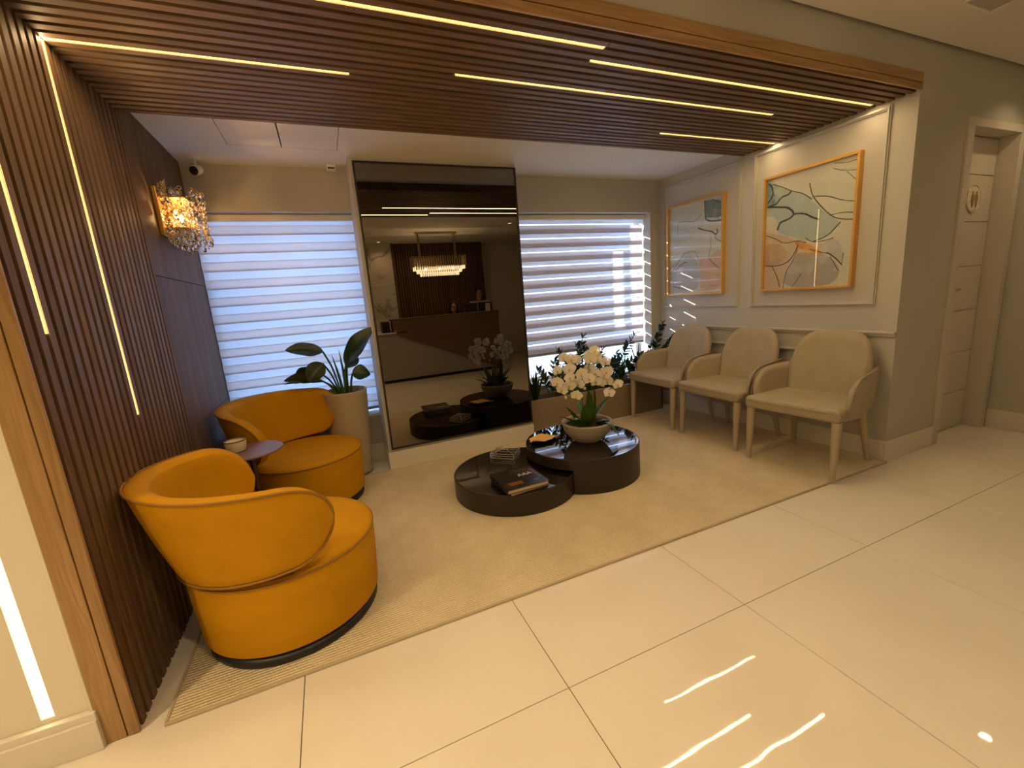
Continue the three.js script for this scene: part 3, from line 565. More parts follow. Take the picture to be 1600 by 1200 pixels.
// =====================================================================================
// BEIGE DINING-STYLE ARMCHAIRS ALONG THE PANELLED WALL (local: facing +z)
// =====================================================================================
const linen = tex(256, 256, (u, v) => mix([0.605, 0.555, 0.465], [0.705, 0.655, 0.56], 0.55 * fbm(u, v, 120, 120, 17, 2) + 0.45 * fbm(u, v, 5, 5, 18, 4)), true, 1 / 0.3, 1 / 0.3);
M.linen = std(0xffffff, 0.9, { map: linen, bumpMap: weave, bumpScale: 0.0009 });
M.leg = std([0.42, 0.345, 0.24], 0.45);
M.seam = std([0.30, 0.24, 0.17], 0.8);
const chairParts = (() => {
  // grid surface with thickness: f(u, v) -> [centre point, unit normal], th(u, v) half thickness
  const slab = (f, half, N, K) => {
    const pos = [], idx = [], row = 2 * (K + 1);
    for (let i = 0; i <= N; i++) { const A = [], B = []; for (let k = 0; k <= K; k++) { const [p, n] = f(i / N, k / K), h = half(i / N, k / K); A.push(p.map((x, j) => x + n[j] * h)); B.push(p.map((x, j) => x - n[j] * h)); } for (const q of A) pos.push(...q); for (const q of B.reverse()) pos.push(...q); }
    for (let i = 0; i < N; i++) for (let k = 0; k < row; k++) { const a = i * row + k, b = i * row + (k + 1) % row; idx.push(a, b, a + row, b, b + row, a + row); }
    for (const i of [0, N]) for (let k = 0; k < K; k++) { const a = i * row + k, b = a + 1, c = i * row + row - 1 - k, d = c - 1; if (i === 0) idx.push(a, c, b, b, c, d); else idx.push(a, b, c, b, d, c); }
    const g = new THREE.BufferGeometry(); g.setAttribute('position', new THREE.Float32BufferAttribute(pos, 3)); g.setIndex(idx); g.computeVertexNormals();
    const m = toCreasedNormals(g, 0.9); return metreUV(m);
  };
  const edge = (t, e) => Math.sqrt(Math.max(0.02, 1 - Math.pow(Math.max(0, (Math.abs(t - 0.5) * 2 - (1 - e)) / e), 2)));
  // backrest: arch outline, bowed, leaning back
  const back = slab((u, v) => {
    const q = (u - 0.5) * 2, yb = 0.48, hw0 = 0.255, top = 0.965 - 0.02 * q * q;
    const topAt = yb + (top - yb) * Math.pow(Math.max(0, 1 - Math.pow(Math.abs(q), 5.0)), 0.42) ;
    const y = yb + (Math.max(topAt, yb + 0.24) - yb) * v, w = hw0 + 0.035 * Math.min(1, (y - yb) / 0.35);
    const x = q * w, z = -0.205 - 0.115 * (y - yb) / 0.48 + 0.10 * Math.pow(Math.abs(q), 2.2) * 0.55;
    const n = [-q * 0.38, 0.22, 0.9], l = Math.hypot(...n); return [[x, y, z], n.map((c) => c / l)];
  }, (u, v) => 0.034 * edge(u, 0.12) * edge(0.5 + v / 2, 0.14), 36, 20);
  // arm: curved panel from behind the back to a rounded front
  const arm = (s) => slab((u, v) => { // u: rear to front
    const z = -0.315 + 0.505 * u, x = s * (0.250 + 0.062 * Math.sin(Math.min(1, u * 1.25) * Math.PI / 2));
    const yb = 0.365 + 0.04 * u, yt0 = 0.712 - 0.030 * u * u, r = Math.max(0, (u - 0.68) / 0.32), yt = yt0 - 0.17 * (1 - Math.sqrt(Math.max(0, 1 - r * r)));
    const y = yb + (yt - yb) * v, sl = 0.075 * Math.cos(Math.min(1, u * 1.25) * Math.PI / 2) * 2.2;
    const n = [s * 1, 0.04, -sl], l = Math.hypot(...n); return [[x + s * 0.03 * (v - 0.5), y, z], n.map((c) => c / l)];
  }, (u, v) => 0.021 * edge(0.5 + u / 2, 0.08) * edge(v, 0.08), 26, 14);
  const pipe = (s) => tube(Array.from({ length: 18 }, (_, i) => { const u = Math.min(1, i / 14), z = -0.315 + 0.505 * u + 0.006 * (i / 17), x = s * (0.250 + 0.062 * Math.sin(Math.min(1, u * 1.25) * Math.PI / 2)), r = Math.max(0, (u - 0.68) / 0.32); const yt = 0.712 - 0.030 * u * u - 0.17 * (1 - Math.sqrt(Math.max(0, 1 - r * r))); return [x + s * 0.028, i <= 14 ? yt - 0.002 : yt - 0.035 * (i - 14), z]; }), 0.004, 40, 5);
  const leg = (x0, z0, x1, z1, h) => { const g = new THREE.CylinderGeometry(0.031, 0.017, h, 16, 1).translate(0, h / 2, 0), p = g.attributes.position; for (let i = 0; i < p.count; i++) { const t = p.getY(i) / h; p.setX(i, p.getX(i) + x0 + (x1 - x0) * t); p.setZ(i, p.getZ(i) + z0 + (z1 - z0) * t); } g.computeVertexNormals(); return g; };
  const seat = metreUV(new RoundedBoxGeometry(0.655, 0.094, 0.54, 5, 0.032).translate(0, 0.463, 0.035));
  { const p = seat.attributes.position; for (let i = 0; i < p.count; i++) { const z = p.getZ(i), y = p.getY(i), x = p.getX(i); if (z < -0.05) p.setX(i, x * (1 + (z + 0.05) * 0.55)); if (y > 0.48) p.setY(i, y + 0.010 * (1 - Math.pow(x / 0.33, 2)) * (1 - Math.pow((z - 0.035) / 0.27, 2))); } seat.computeVertexNormals(); }
  const seatS = toCreasedNormals(seat, 0.7);
  const seam = new THREE.CatmullRomCurve3([[-0.327, 0.2], [-0.31, 0.292], [-0.27, 0.307], [0.27, 0.307], [0.31, 0.292], [0.327, 0.2]].map(([x, z]) => new THREE.Vector3(x, 0.483, z)), false, 'centripetal');
  return { back, armL: arm(-1), armR: arm(1), pipeL: pipe(-1), pipeR: pipe(1), seat: seatS, seam: new THREE.TubeGeometry(seam, 40, 0.0028, 5), legs: [leg(-0.297, 0.272, -0.295, 0.262, 0.42), leg(0.297, 0.272, 0.295, 0.262, 0.42), leg(-0.265, -0.305, -0.225, -0.215, 0.42), leg(0.265, -0.305, 0.225, -0.215, 0.42)] };
})();
function beigeChair(label, x, z, turn) {
  const t = thing('armchair', label, 'armchair', [x, 0.0128, z], -Math.PI / 2 + turn, 'beige upholstered armchairs along the panelled wall');
  mesh('seat', chairParts.seat, M.linen, t); mesh('seat_seam', chairParts.seam, M.seam, t); mesh('backrest', chairParts.back, M.linen, t);
  mesh('arm', chairParts.armL, M.linen, t); mesh('arm', chairParts.armR, M.linen, t); mesh('piping', chairParts.pipeL, M.seam, t); mesh('piping', chairParts.pipeR, M.seam, t);
  for (const g of chairParts.legs) mesh('leg', g, M.leg, t);
}
beigeChair('beige upholstered armchair closest to the pillar, turned slightly', 3.238, -2.018, 0.10);
beigeChair('middle beige upholstered armchair below the gap between the paintings', 3.245, -2.735, 0);
beigeChair('beige upholstered armchair beside the planter and its plants', 3.238, -3.445, 0);
// =====================================================================================
// PAINTINGS
// =====================================================================================
const PA = { wash: { teal: [[0, 2], [7, 5], [16, 10], [30, 20], [43, 24], [56, 36], [69, 50], [86, 62], [81, 68], [76, 75], [64, 79], [52, 78], [35, 71], [20, 65], [13, 59], [16, 51], [9, 43], [0, 42]], blue: [[0, 2], [7, 5], [6, 18], [12, 30], [3, 33], [0, 31]], peach: [[-1, 61], [18, 65], [40, 75], [41, 84], [36, 94], [26, 107], [25, 129], [0, 129]], tan: [[-1, 75], [15, 75], [27, 82], [29, 91], [19, 99], [10, 102], [0, 99]], grey: [[41, 90], [57, 90], [75, 95], [87, 108], [89, 116], [81, 129], [25, 129], [28, 108]], grey2: [[57, 83], [70, 83], [80, 78], [87, 85], [91, 95], [90, 107], [75, 94]], orange: [[37, 76], [45, 77], [57, 84], [71, 93], [65, 94], [52, 87], [41, 84]] }, line: [[7, [[1, 26], [8, 19], [6, 9], [2, 5]]], [6, [[0, 31], [12, 30], [18, 23], [27, 22], [30, 19]]], [4, [[6, 6], [16, 10], [30, 19], [43, 24], [54, 33]]], [9, [[3, 31], [17, 34], [27, 36], [36, 45], [28, 50], [18, 51], [15, 59]]], [7, [[36, 45], [46, 46], [55, 52], [63, 56]]], [4, [[51, 16], [53, 26], [59, 36], [70, 49], [81, 59], [100, 63]]], [3, [[57, 31], [71, 33], [85, 41], [99, 45]]], [3, [[76, 54], [86, 53], [99, 56]]], [2, [[75, 7], [84, 12], [100, 15]]], [2, [[89, 14], [99, 25]]], [2, [[76, 2], [86, 5], [98, 5]]], [4, [[59, 79], [73, 76], [81, 68], [86, 63]]], [3, [[50, 74], [56, 80], [70, 80], [80, 78]]], [3, [[0, 64], [13, 69], [24, 77], [40, 75], [50, 79]]], [5, [[41, 81], [36, 94], [25, 101], [10, 102], [0, 100]]], [3, [[41, 85], [36, 98], [28, 108], [25, 129]]], [4, [[10, 102], [17, 114], [21, 128]]], [5, [[74, 93], [81, 97], [90, 107]]], [3, [[78, 98], [87, 113]]], [2, [[91, 95], [90, 107]]], [2, [[47, 113], [41, 122], [36, 129]]], [3, [[55, 87], [71, 93], [75, 94]]]] };
const PB = { wash: { blue: [[68, 2], [99, 3], [100, 26], [90, 28], [71, 25]], sage: [[1, 2], [66, 2], [69, 27], [63, 42], [42, 51], [1, 59]], peach: [[59, 81], [77, 81], [100, 65], [100, 128], [63, 128]], grey: [[0, 85], [29, 70], [59, 81], [63, 128], [0, 128]] }, line: [[6, [[68, 2], [69, 23], [71, 28], [81, 32], [99, 33]]], [4, [[90, 28], [100, 26]]], [3, [[81, 2], [90, 8], [100, 10]]], [6, [[57, 37], [69, 42], [81, 45], [88, 51], [91, 48], [90, 44]]], [4, [[86, 53], [91, 59], [99, 61]]], [2, [[18, 41], [15, 28], [22, 20], [49, 28], [63, 19]]], [2, [[0, 98], [29, 70]]], [5, [[13, 92], [29, 82], [36, 83]]], [4, [[77, 82], [87, 92], [97, 98]]], [2, [[29, 70], [51, 65], [57, 80]]], [2, [[79, 52], [81, 65], [76, 79]]], [3, [[7, 118], [26, 121], [31, 124]]]] };
function inkArt(A, tones, base) {
  const W = 720, H = 929, S = 7.2, c = document.createElement('canvas'); c.width = W; c.height = H; const x = c.getContext('2d');
  x.fillStyle = base; x.fillRect(0, 0, W, H);
  const path = (p, closed) => { x.beginPath(); const q = p.map(([a, b]) => [a * S, b * S]); x.moveTo(...q[0]); for (let i = 1; i < q.length - 1; i++) x.quadraticCurveTo(...q[i], (q[i][0] + q[i + 1][0]) / 2, (q[i][1] + q[i + 1][1]) / 2); x.lineTo(...q[q.length - 1]); if (closed) x.closePath(); };
  for (let i = 0; i < 60; i++) { x.globalAlpha = 0.06; x.fillStyle = ['#8aa0a0', '#c9b894', '#a9a59a', '#d8c7a4'][i % 4]; x.beginPath(); x.ellipse(rnd() * W, rnd() * H, rr(30, 160), rr(20, 110), rnd() * 3, 0, 6.3); x.fill(); }
  for (const [k, p] of Object.entries(A.wash)) { x.globalAlpha = k === 'orange' || k === 'blue' ? 0.85 : 0.72; x.fillStyle = tones[k]; path(p, true); x.fill(); x.globalAlpha = 0.5; x.lineWidth = 3; x.strokeStyle = tones[k]; x.stroke(); const cx0 = p.reduce((a, b) => a + b[0], 0) / p.length, cy0 = p.reduce((a, b) => a + b[1], 0) / p.length; for (let i = 0; i < 40; i++) { x.globalAlpha = 0.07; x.fillStyle = i % 3 ? tones[k] : '#e4ddc8'; const q = p[Math.floor(rnd() * p.length)], e = rr(0.1, 1.05); x.beginPath(); x.ellipse((cx0 + (q[0] - cx0) * e) * S, (cy0 + (q[1] - cy0) * e) * S, rr(15, 90), rr(12, 60), rnd() * 3, 0, 6.3); x.fill(); } }
  for (let i = 0; i < 900; i++) { x.globalAlpha = 0.05; x.fillStyle = i % 2 ? '#ffffff' : '#4a4a46'; x.beginPath(); x.arc(rnd() * W, rnd() * H, rr(1, 9), 0, 6.3); x.fill(); }
  for (const [w, p] of A.line) { for (let r = 0; r < 3; r++) { x.globalAlpha = r ? 0.35 : 0.85; x.strokeStyle = r === 2 ? '#6a5540' : '#1a2425'; x.lineWidth = w * (r ? 1.1 : 1.5); x.lineCap = 'round'; path(p.map(([a, b]) => [a + r * 0.5 * (rnd() - 0.5) * 2, b + r * 0.5 * (rnd() - 0.5) * 2])); x.stroke(); } }
  for (const [w, p] of A.line) if (w > 5) for (let i = 0; i + 1 < p.length; i++) for (let k = 0; k < 26; k++) { const q = rnd(), u = (p[i][0] + (p[i + 1][0] - p[i][0]) * q) * S, v = (p[i][1] + (p[i + 1][1] - p[i][1]) * q) * S; x.globalAlpha = 0.16; x.fillStyle = '#1d2c31'; x.beginPath(); x.ellipse(u + rr(-4, 4), v + rr(-4, 4), rr(3, 9), rr(3, 7), rnd() * 3, 0, 6.3); x.fill(); }
  const t = new THREE.CanvasTexture(c); t.colorSpace = THREE.SRGBColorSpace; return t;
}
function painting(label, art, z0, z1) { // on the wall x = XR, facing -x; z1 nearer the lobby
  const y0 = 1.29, y1 = 2.237, w = z1 - z0, h = y1 - y0, t = thing('painting', label, 'painting', [XR, (y0 + y1) / 2, (z0 + z1) / 2], -Math.PI / 2, 'framed ink paintings');
  const f = 0.018, d = 0.050;
  for (const [a, b, c, e] of [[-w / 2, w / 2, h / 2 - f, h / 2], [-w / 2, w / 2, -h / 2, -h / 2 + f], [-w / 2, -w / 2 + f, -h / 2 + f, h / 2 - f], [w / 2 - f, w / 2, -h / 2 + f, h / 2 - f]]) mesh('frame_bar', box(a, b, c, e, 0, d, 0.0015), M.frame, t);
  mesh('backing', box(-w / 2 + f, w / 2 - f, -h / 2 + f, h / 2 - f, 0.002, 0.020), M.white, t);
  const pl = new THREE.PlaneGeometry(w - 2 * f, h - 2 * f).translate(0, 0, 0.0215); mesh('canvas', pl, std(0xffffff, 0.8, { map: art }), t);
  mesh('glazing', new THREE.PlaneGeometry(w - 2 * f, h - 2 * f).translate(0, 0, 0.034), phys([1, 1, 1], 0.0, { transmission: 1, thickness: 0, ior: 1.5 }), t);
}
M.frame = std([0.66, 0.37, 0.09], 0.36, { metalness: 0.4 });
painting('larger-looking framed ink painting with black veins and orange spark', inkArt(PA, { teal: '#95a8a6', blue: '#5f7d8a', peach: '#b79d80', tan: '#a98a66', grey: '#93908c', grey2: '#a5a49e', orange: '#bd7a2a' }, '#c4c4b4'), -2.751, -2.017);
painting('framed ink painting with slate blue corner, near the window', inkArt(PB, { blue: '#55707c', sage: '#b2b8aa', peach: '#c39c80', grey: '#9fa2a3' }, '#c4c5b6'), -3.911, -3.166);
// =====================================================================================
// SMOKED MIRROR
// =====================================================================================
{
  const t = thing('wall_mirror', 'tall smoked mirror with thin black frame between the windows', 'mirror', [1.041, 0, -3.738]);
  const w = 0.684, y0 = 0.19, y1 = 2.528, f = 0.014;
  mesh('mirror_glass', box(-w + f * 0.6, w - f * 0.6, y0 + f * 0.6, y1 - f * 0.6, 0.004, 0.014), std([0.225, 0.198, 0.17], 0.0, { metalness: 1 }), t);
  for (const b of [[-w, w, y0, y0 + f], [-w, w, y1 - f, y1], [-w, -w + f, y0 + f, y1 - f], [w - f, w, y0 + f, y1 - f]]) mesh('frame_bar', box(...b, 0, 0.022, 0.002), M.black, t);
}
// =====================================================================================
// TALL POT WITH PADDLE-LEAVED PLANT
// =====================================================================================
{
  const t = thing('potted_plant', 'broad-leaved dark green plant in a tall tapered beige pot', 'potted plant', [0.05, 0, -3.875]);
  mesh('pot', lathe([[0, 0.004], [0.122, 0.004], [0.128, 0.0], [0.140, 0.02], [0.152, 0.20], [0.170, 0.50], [0.183, 0.735], [0.184, 0.748], [0.178, 0.750], [0.170, 0.745], [0.168, 0.69]], 64), std([0.40, 0.33, 0.225], 0.5, { bumpMap: plaster, bumpScale: 0.0005 }), t);
  mesh('foot_ring', lathe([[0.10, 0], [0.137, 0], [0.141, 0.006], [0.141, 0.022], [0.137, 0.026]], 48), std([0.16, 0.12, 0.07], 0.5), t);
  mesh('soil', lathe([[0.169, 0.69], [0.08, 0.70], [0, 0.705]], 32), M.soil, t);
  // [root x,z] [blade base x,y,z] direction, length, width, droop, roll
  const L = [
    [[-0.02, 0.0], [-0.115, 1.095, 0.03], [-1, 0.20, 0.12], 0.275, 0.135, 0.10, -0.9],
    [[0.01, 0.02], [0.045, 0.975, 0.03], [0.72, 1.0, 0.42], 0.40, 0.17, 0.35, 1.25],
    [[-0.03, 0.01], [-0.13, 1.00, 0.05], [-0.72, -0.62, 0.4], 0.19, 0.15, 0.3, -1.0],
    [[0.05, 0.02], [0.085, 0.89, 0.06], [0.92, 0.05, 0.35], 0.15, 0.14, 0.9, 1.0],
    [[-0.05, 0.02], [-0.17, 0.865, 0.02], [-1, 0.20, 0.0], 0.27, 0.13, 0.25, 0.9],
    [[-0.04, -0.04], [-0.15, 0.835, -0.06], [-1, 0.10, -0.05], 0.30, 0.11, 0.1, 0.5],
    [[-0.03, -0.03], [-0.19, 0.93, -0.04], [-1, -0.25, -0.1], 0.20, 0.16, 0.5, 1.0],
    [[0.03, -0.02], [0.05, 0.93, -0.05], [0.5, 0.5, -0.5], 0.18, 0.12, 0.3, 0.8],
  ];
  for (const [[rx, rz], b, dir, len, w, dr, roll] of L) {
    mesh('leaf_stalk', tube([[rx, 0.695, rz], [rx * 0.6 + b[0] * 0.45, 0.72 + (b[1] - 0.72) * 0.62, (rz + b[2]) / 2], b], 0.0085, 16, 6), M.leaf, t);
    const d = new THREE.Vector3(...dir).normalize();
    aim(mesh('leaf', blade(len, w, dr, 0.35, 0.9, 14, 6, 0.10), M.leafDark, t), b, dir, roll);
    mesh('midrib', aim(new THREE.Mesh(), [0, 0, 0], dir) && tube([[b[0], b[1], b[2]], [b[0] + d.x * len * 0.3, b[1] + d.y * len * 0.3 - 0.004, b[2] + d.z * len * 0.3]], 0.005, 6, 5), M.leaf, t);
  }
  for (const [x, h, k] of [[0.0, 1.12, 0.05], [0.02, 1.02, 0.02], [-0.03, 1.08, -0.06], [0.03, 0.98, 0.04]]) aim(mesh('young_leaf', blade(h - 0.70, 0.030, 0.1, 1.2, 0.55, 8, 2), M.leaf, t), [x * 0.6, 0.695, 0.01], [k, 1, 0.03], rr(-1, 1));
}
// =====================================================================================
// PLANTER WITH FOLIAGE
// =====================================================================================
{
  const X0 = 1.752, X1 = 3.47, Z0 = -4.062, Z1 = -3.835, Y = 0.366, m = std([0.25, 0.185, 0.115], 0.5, { bumpMap: plaster, bumpScale: 0.0004 });
  const t = thing('planter_box', 'long low bronze-brown planter box under the second window', 'planter', [0, 0, 0]);
  mesh('front_panel', box(X0, X1, 0, Y, Z1 - 0.02, Z1, 0.003), m, t); mesh('rear_panel', box(X0, X1, 0, Y, Z0, Z0 + 0.02, 0.003), m, t);
  mesh('end_panel', box(X0, X0 + 0.02, 0, Y, Z0, Z1, 0.003), m, t); mesh('end_panel', box(X1 - 0.02, X1, 0, Y, Z0, Z1, 0.003), m, t);
  mesh('soil', box(X0 + 0.02, X1 - 0.02, 0.05, Y - 0.04, Z0 + 0.02, Z1 - 0.02), M.soil, t);
  const leafZ = [0, 1, 2].map((k) => blade(0.100 - 0.014 * k, 0.040 - 0.004 * k, 0.25, 0.25, 0.72, 5, 2));
  // [x, z, lean x, lean z, height, leaf pairs, curl]
  function zz(label, x, z, stems) {
    const p = thing('foliage_plant', label, 'plant', [x, Y - 0.045, z], 0, 'plants in the planter box');
    for (const [dx, dz, h, n, curl] of stems) {
      const pts = [], bend = (s) => [dx * h * (s * 0.55 + 0.45 * s * s * (1 + curl)), h * (s - 0.18 * Math.hypot(dx, dz) * s * s * (1 + curl)), dz * h * s];
      for (let i = 0; i <= 6; i++) pts.push(bend(i / 6));
      mesh('stem', tube(pts, 0.0055, 14, 5), M.stem, p);
      for (let i = 0; i < n; i++) {
        const s = 0.28 + 0.72 * i / (n - 1), a = bend(s), b = bend(Math.min(1, s + 0.02)), d = new THREE.Vector3(b[0] - a[0] + 1e-4, b[1] - a[1] + 1e-4, b[2] - a[2]).normalize(), side = d.clone().cross(new THREE.Vector3(0.25, 0.2, 1)).normalize();
        for (const q of [-1, 1]) { const v = side.clone().multiplyScalar(q * 0.85).addScaledVector(d, 0.65).add(new THREE.Vector3(0, 0.08, 0.12)); aim(mesh('leaf', leafZ[Math.min(2, Math.floor(3 * Math.abs(s - 0.65) / 0.4))], M.leafDark, p), a, [v.x, v.y, v.z], rr(-0.9, 0.9)); }
        if (i === n - 1) aim(mesh('leaf', leafZ[1], M.leafDark, p), a, [d.x, d.y, d.z], rr(-1, 1));
      }
    }
  }
  zz('tall dark glossy foliage plant behind the last beige chair', 3.36, -3.95, [[0.20, 0.10, 0.68, 15, 0.1], [0.34, 0.34, 0.60, 14, 0.2], [0.05, 0.05, 0.46, 11, 0.2], [-0.35, 0.10, 0.36, 9, 0.3]]);
  zz('foliage plant arching across the shade beside the orchids', 2.86, -3.95, [[0.42, 0.0, 0.62, 14, 0.35], [-0.62, 0.05, 0.64, 14, 0.5], [0.05, 0.1, 0.40, 8, 0.2], [0.65, 0.12, 0.36, 8, 0.3]]);
  zz('foliage plant hidden partly behind the white orchid blooms', 2.40, -3.95, [[0.12, 0.0, 0.62, 13, 0.2], [-0.40, 0.05, 0.56, 12, 0.3], [0.50, 0.08, 0.44, 8, 0.3], [-0.1, 0.12, 0.34, 7, 0.3]]);
  zz('low foliage plant beside the mirror frame', 2.06, -3.95, [[0.15, 0.0, 0.42, 8, 0.2], [-0.35, 0.05, 0.36, 7, 0.3], [0.45, 0.05, 0.32, 7, 0.3]]);
  zz('short bushy foliage plant between two taller planter plants', 3.10, -3.93, [[0.2, 0.1, 0.34, 7, 0.2], [-0.3, 0.1, 0.30, 7, 0.3], [0.5, 0.05, 0.30, 6, 0.3]]);
  zz('full dark foliage plant rising behind the orchid blooms', 2.62, -3.90, [[0.10, 0.05, 0.46, 11, 0.3], [0.55, 0.05, 0.40, 10, 0.3], [-0.45, 0.05, 0.42, 10, 0.4]]);
  zz('bushy foliage plant below the bottom bar of the shade', 2.24, -3.90, [[0.25, 0.05, 0.36, 9, 0.3], [-0.30, 0.05, 0.40, 9, 0.3], [0.55, 0.0, 0.30, 8, 0.3]]);
  const sp = (label, x, z, n, h, mat) => { const p = thing('spear_plant', label, 'plant', [x, Y - 0.045, z], 0, 'plants in the planter box'); for (let i = 0; i < n; i++) { const a = rr(0, 6.28), k = rr(0.05, 0.35); aim(mesh('leaf', blade(h * rr(0.6, 1), rr(0.020, 0.034), rr(0, 0.5), 0.3, 0.6, 8, 2), mat, p), [rr(-0.03, 0.03), 0, rr(-0.02, 0.02)], [k * Math.cos(a), 1, k * Math.sin(a) * 0.6], rr(-1.5, 1.5)); } };
  sp('upright spear-leaved plant next to the mirror', 1.88, -3.95, 26, 0.38, M.leafDark);
  sp('bright green spear-leaved plant near the window reveal', 3.25, -3.97, 7, 0.56, M.leaf);
  sp('thin grassy spear-leaved plant behind the orchids', 2.62, -3.98, 18, 0.36, M.leaf);
  sp('grassy spear-leaved plant between the foliage stems', 3.0, -3.99, 18, 0.42, M.leaf);
  sp('dense dark spear-leaved clump behind the orchid stems', 2.50, -3.92, 24, 0.38, M.leafDark);
  sp('dense dark spear-leaved clump near the chair legs', 2.78, -3.91, 24, 0.36, M.leafDark);
  sp('low spear-leaved plant between the mirror and the orchids', 2.22, -3.93, 26, 0.38, M.leafDark);
}
// =====================================================================================
// CRYSTAL WALL LAMP
// =====================================================================================
{
  const t = thing('wall_sconce', 'crystal wall lamp with gilded back plate on the wood panel', 'wall lamp', [XL + 0.001, 2.07, -3.46]);
  const brass = std([0.85, 0.52, 0.15], 0.25, { metalness: 1 });
  mesh('back_plate', box(0, 0.024, -0.145, 0.135, -0.20, 0.21, 0.004), brass, t);
  mesh('ledge', [box(0.02, 0.15, -0.10, -0.092, -0.17, 0.18, 0.002), box(0.02, 0.15, 0.075, 0.083, -0.17, 0.18, 0.002)], brass, t);
  const drop = lathe([[0, -0.026], [0.006, -0.020], [0.0125, -0.006], [0.010, 0.004], [0.003, 0.014], [0, 0.018]], 7), oct = new THREE.OctahedronGeometry(0.014, 0).scale(1, 1.3, 0.7), ring = new THREE.TorusGeometry(0.011, 0.0028, 5, 10);
  const crystal = phys([1, 0.97, 0.92], 0.02, { transmission: 1, thickness: 0.02, ior: 1.55 }), chain = std([0.85, 0.62, 0.30], 0.3, { metalness: 1 });
  for (let i = 0; i < 9; i++) for (let k = 0; k < 6; k++) for (let q = 0; q < 3; q++) {
    const z = -0.195 + 0.41 * i / 8 + rr(-0.012, 0.012), y = 0.11 - 0.056 * k + rr(-0.012, 0.012), x = 0.036 + 0.165 * (1 - Math.pow((i - 4) / 4.4, 2)) * [0.08, 0.55, 1][q] + rr(-0.01, 0.01);
    const c = mesh('crystal', rnd() < 0.6 ? drop : oct, crystal, t); c.position.set(x, y, z); c.rotation.set(rr(-0.5, 0.5), rr(0, 3), rr(-0.5, 0.5)); c.scale.setScalar(rr(0.9, 1.35));
    if (rnd() < 0.8) { const r = mesh('link', ring, chain, t); r.position.set(x + 0.006, y + 0.026, z + rr(-0.01, 0.01)); r.rotation.set(rr(-1, 1), rr(0, 3), rr(-1, 1)); }
  }
  for (const [y, z] of [[0.155, -0.13], [0.15, -0.02], [0.148, 0.03], [0.165, 0.14]]) { const c = mesh('top_crystal', lathe([[0, -0.024], [0.020, -0.020], [0.016, 0.004], [0.005, 0.024], [0, 0.03]], 6), crystal, t); c.position.set(0.06, y, z); }
  const glow = std([0.9, 0.8, 0.6], 0.5, { emissive: lin(1, 0.72, 0.34), emissiveIntensity: 8 });
  for (const z of [-0.12, 0.0, 0.12]) {
    mesh('bulb', new THREE.SphereGeometry(0.013, 12, 8).scale(1, 1.7, 1).translate(0.075, -0.01, z), glow, t);
    const l = new THREE.PointLight(new THREE.Color().setRGB(1, 0.58, 0.22), 0.30, 0, 2); l.position.set(0.075, -0.01, z); l.castShadow = true; l.shadow.radius = 0.7; t.add(l);
  }
}
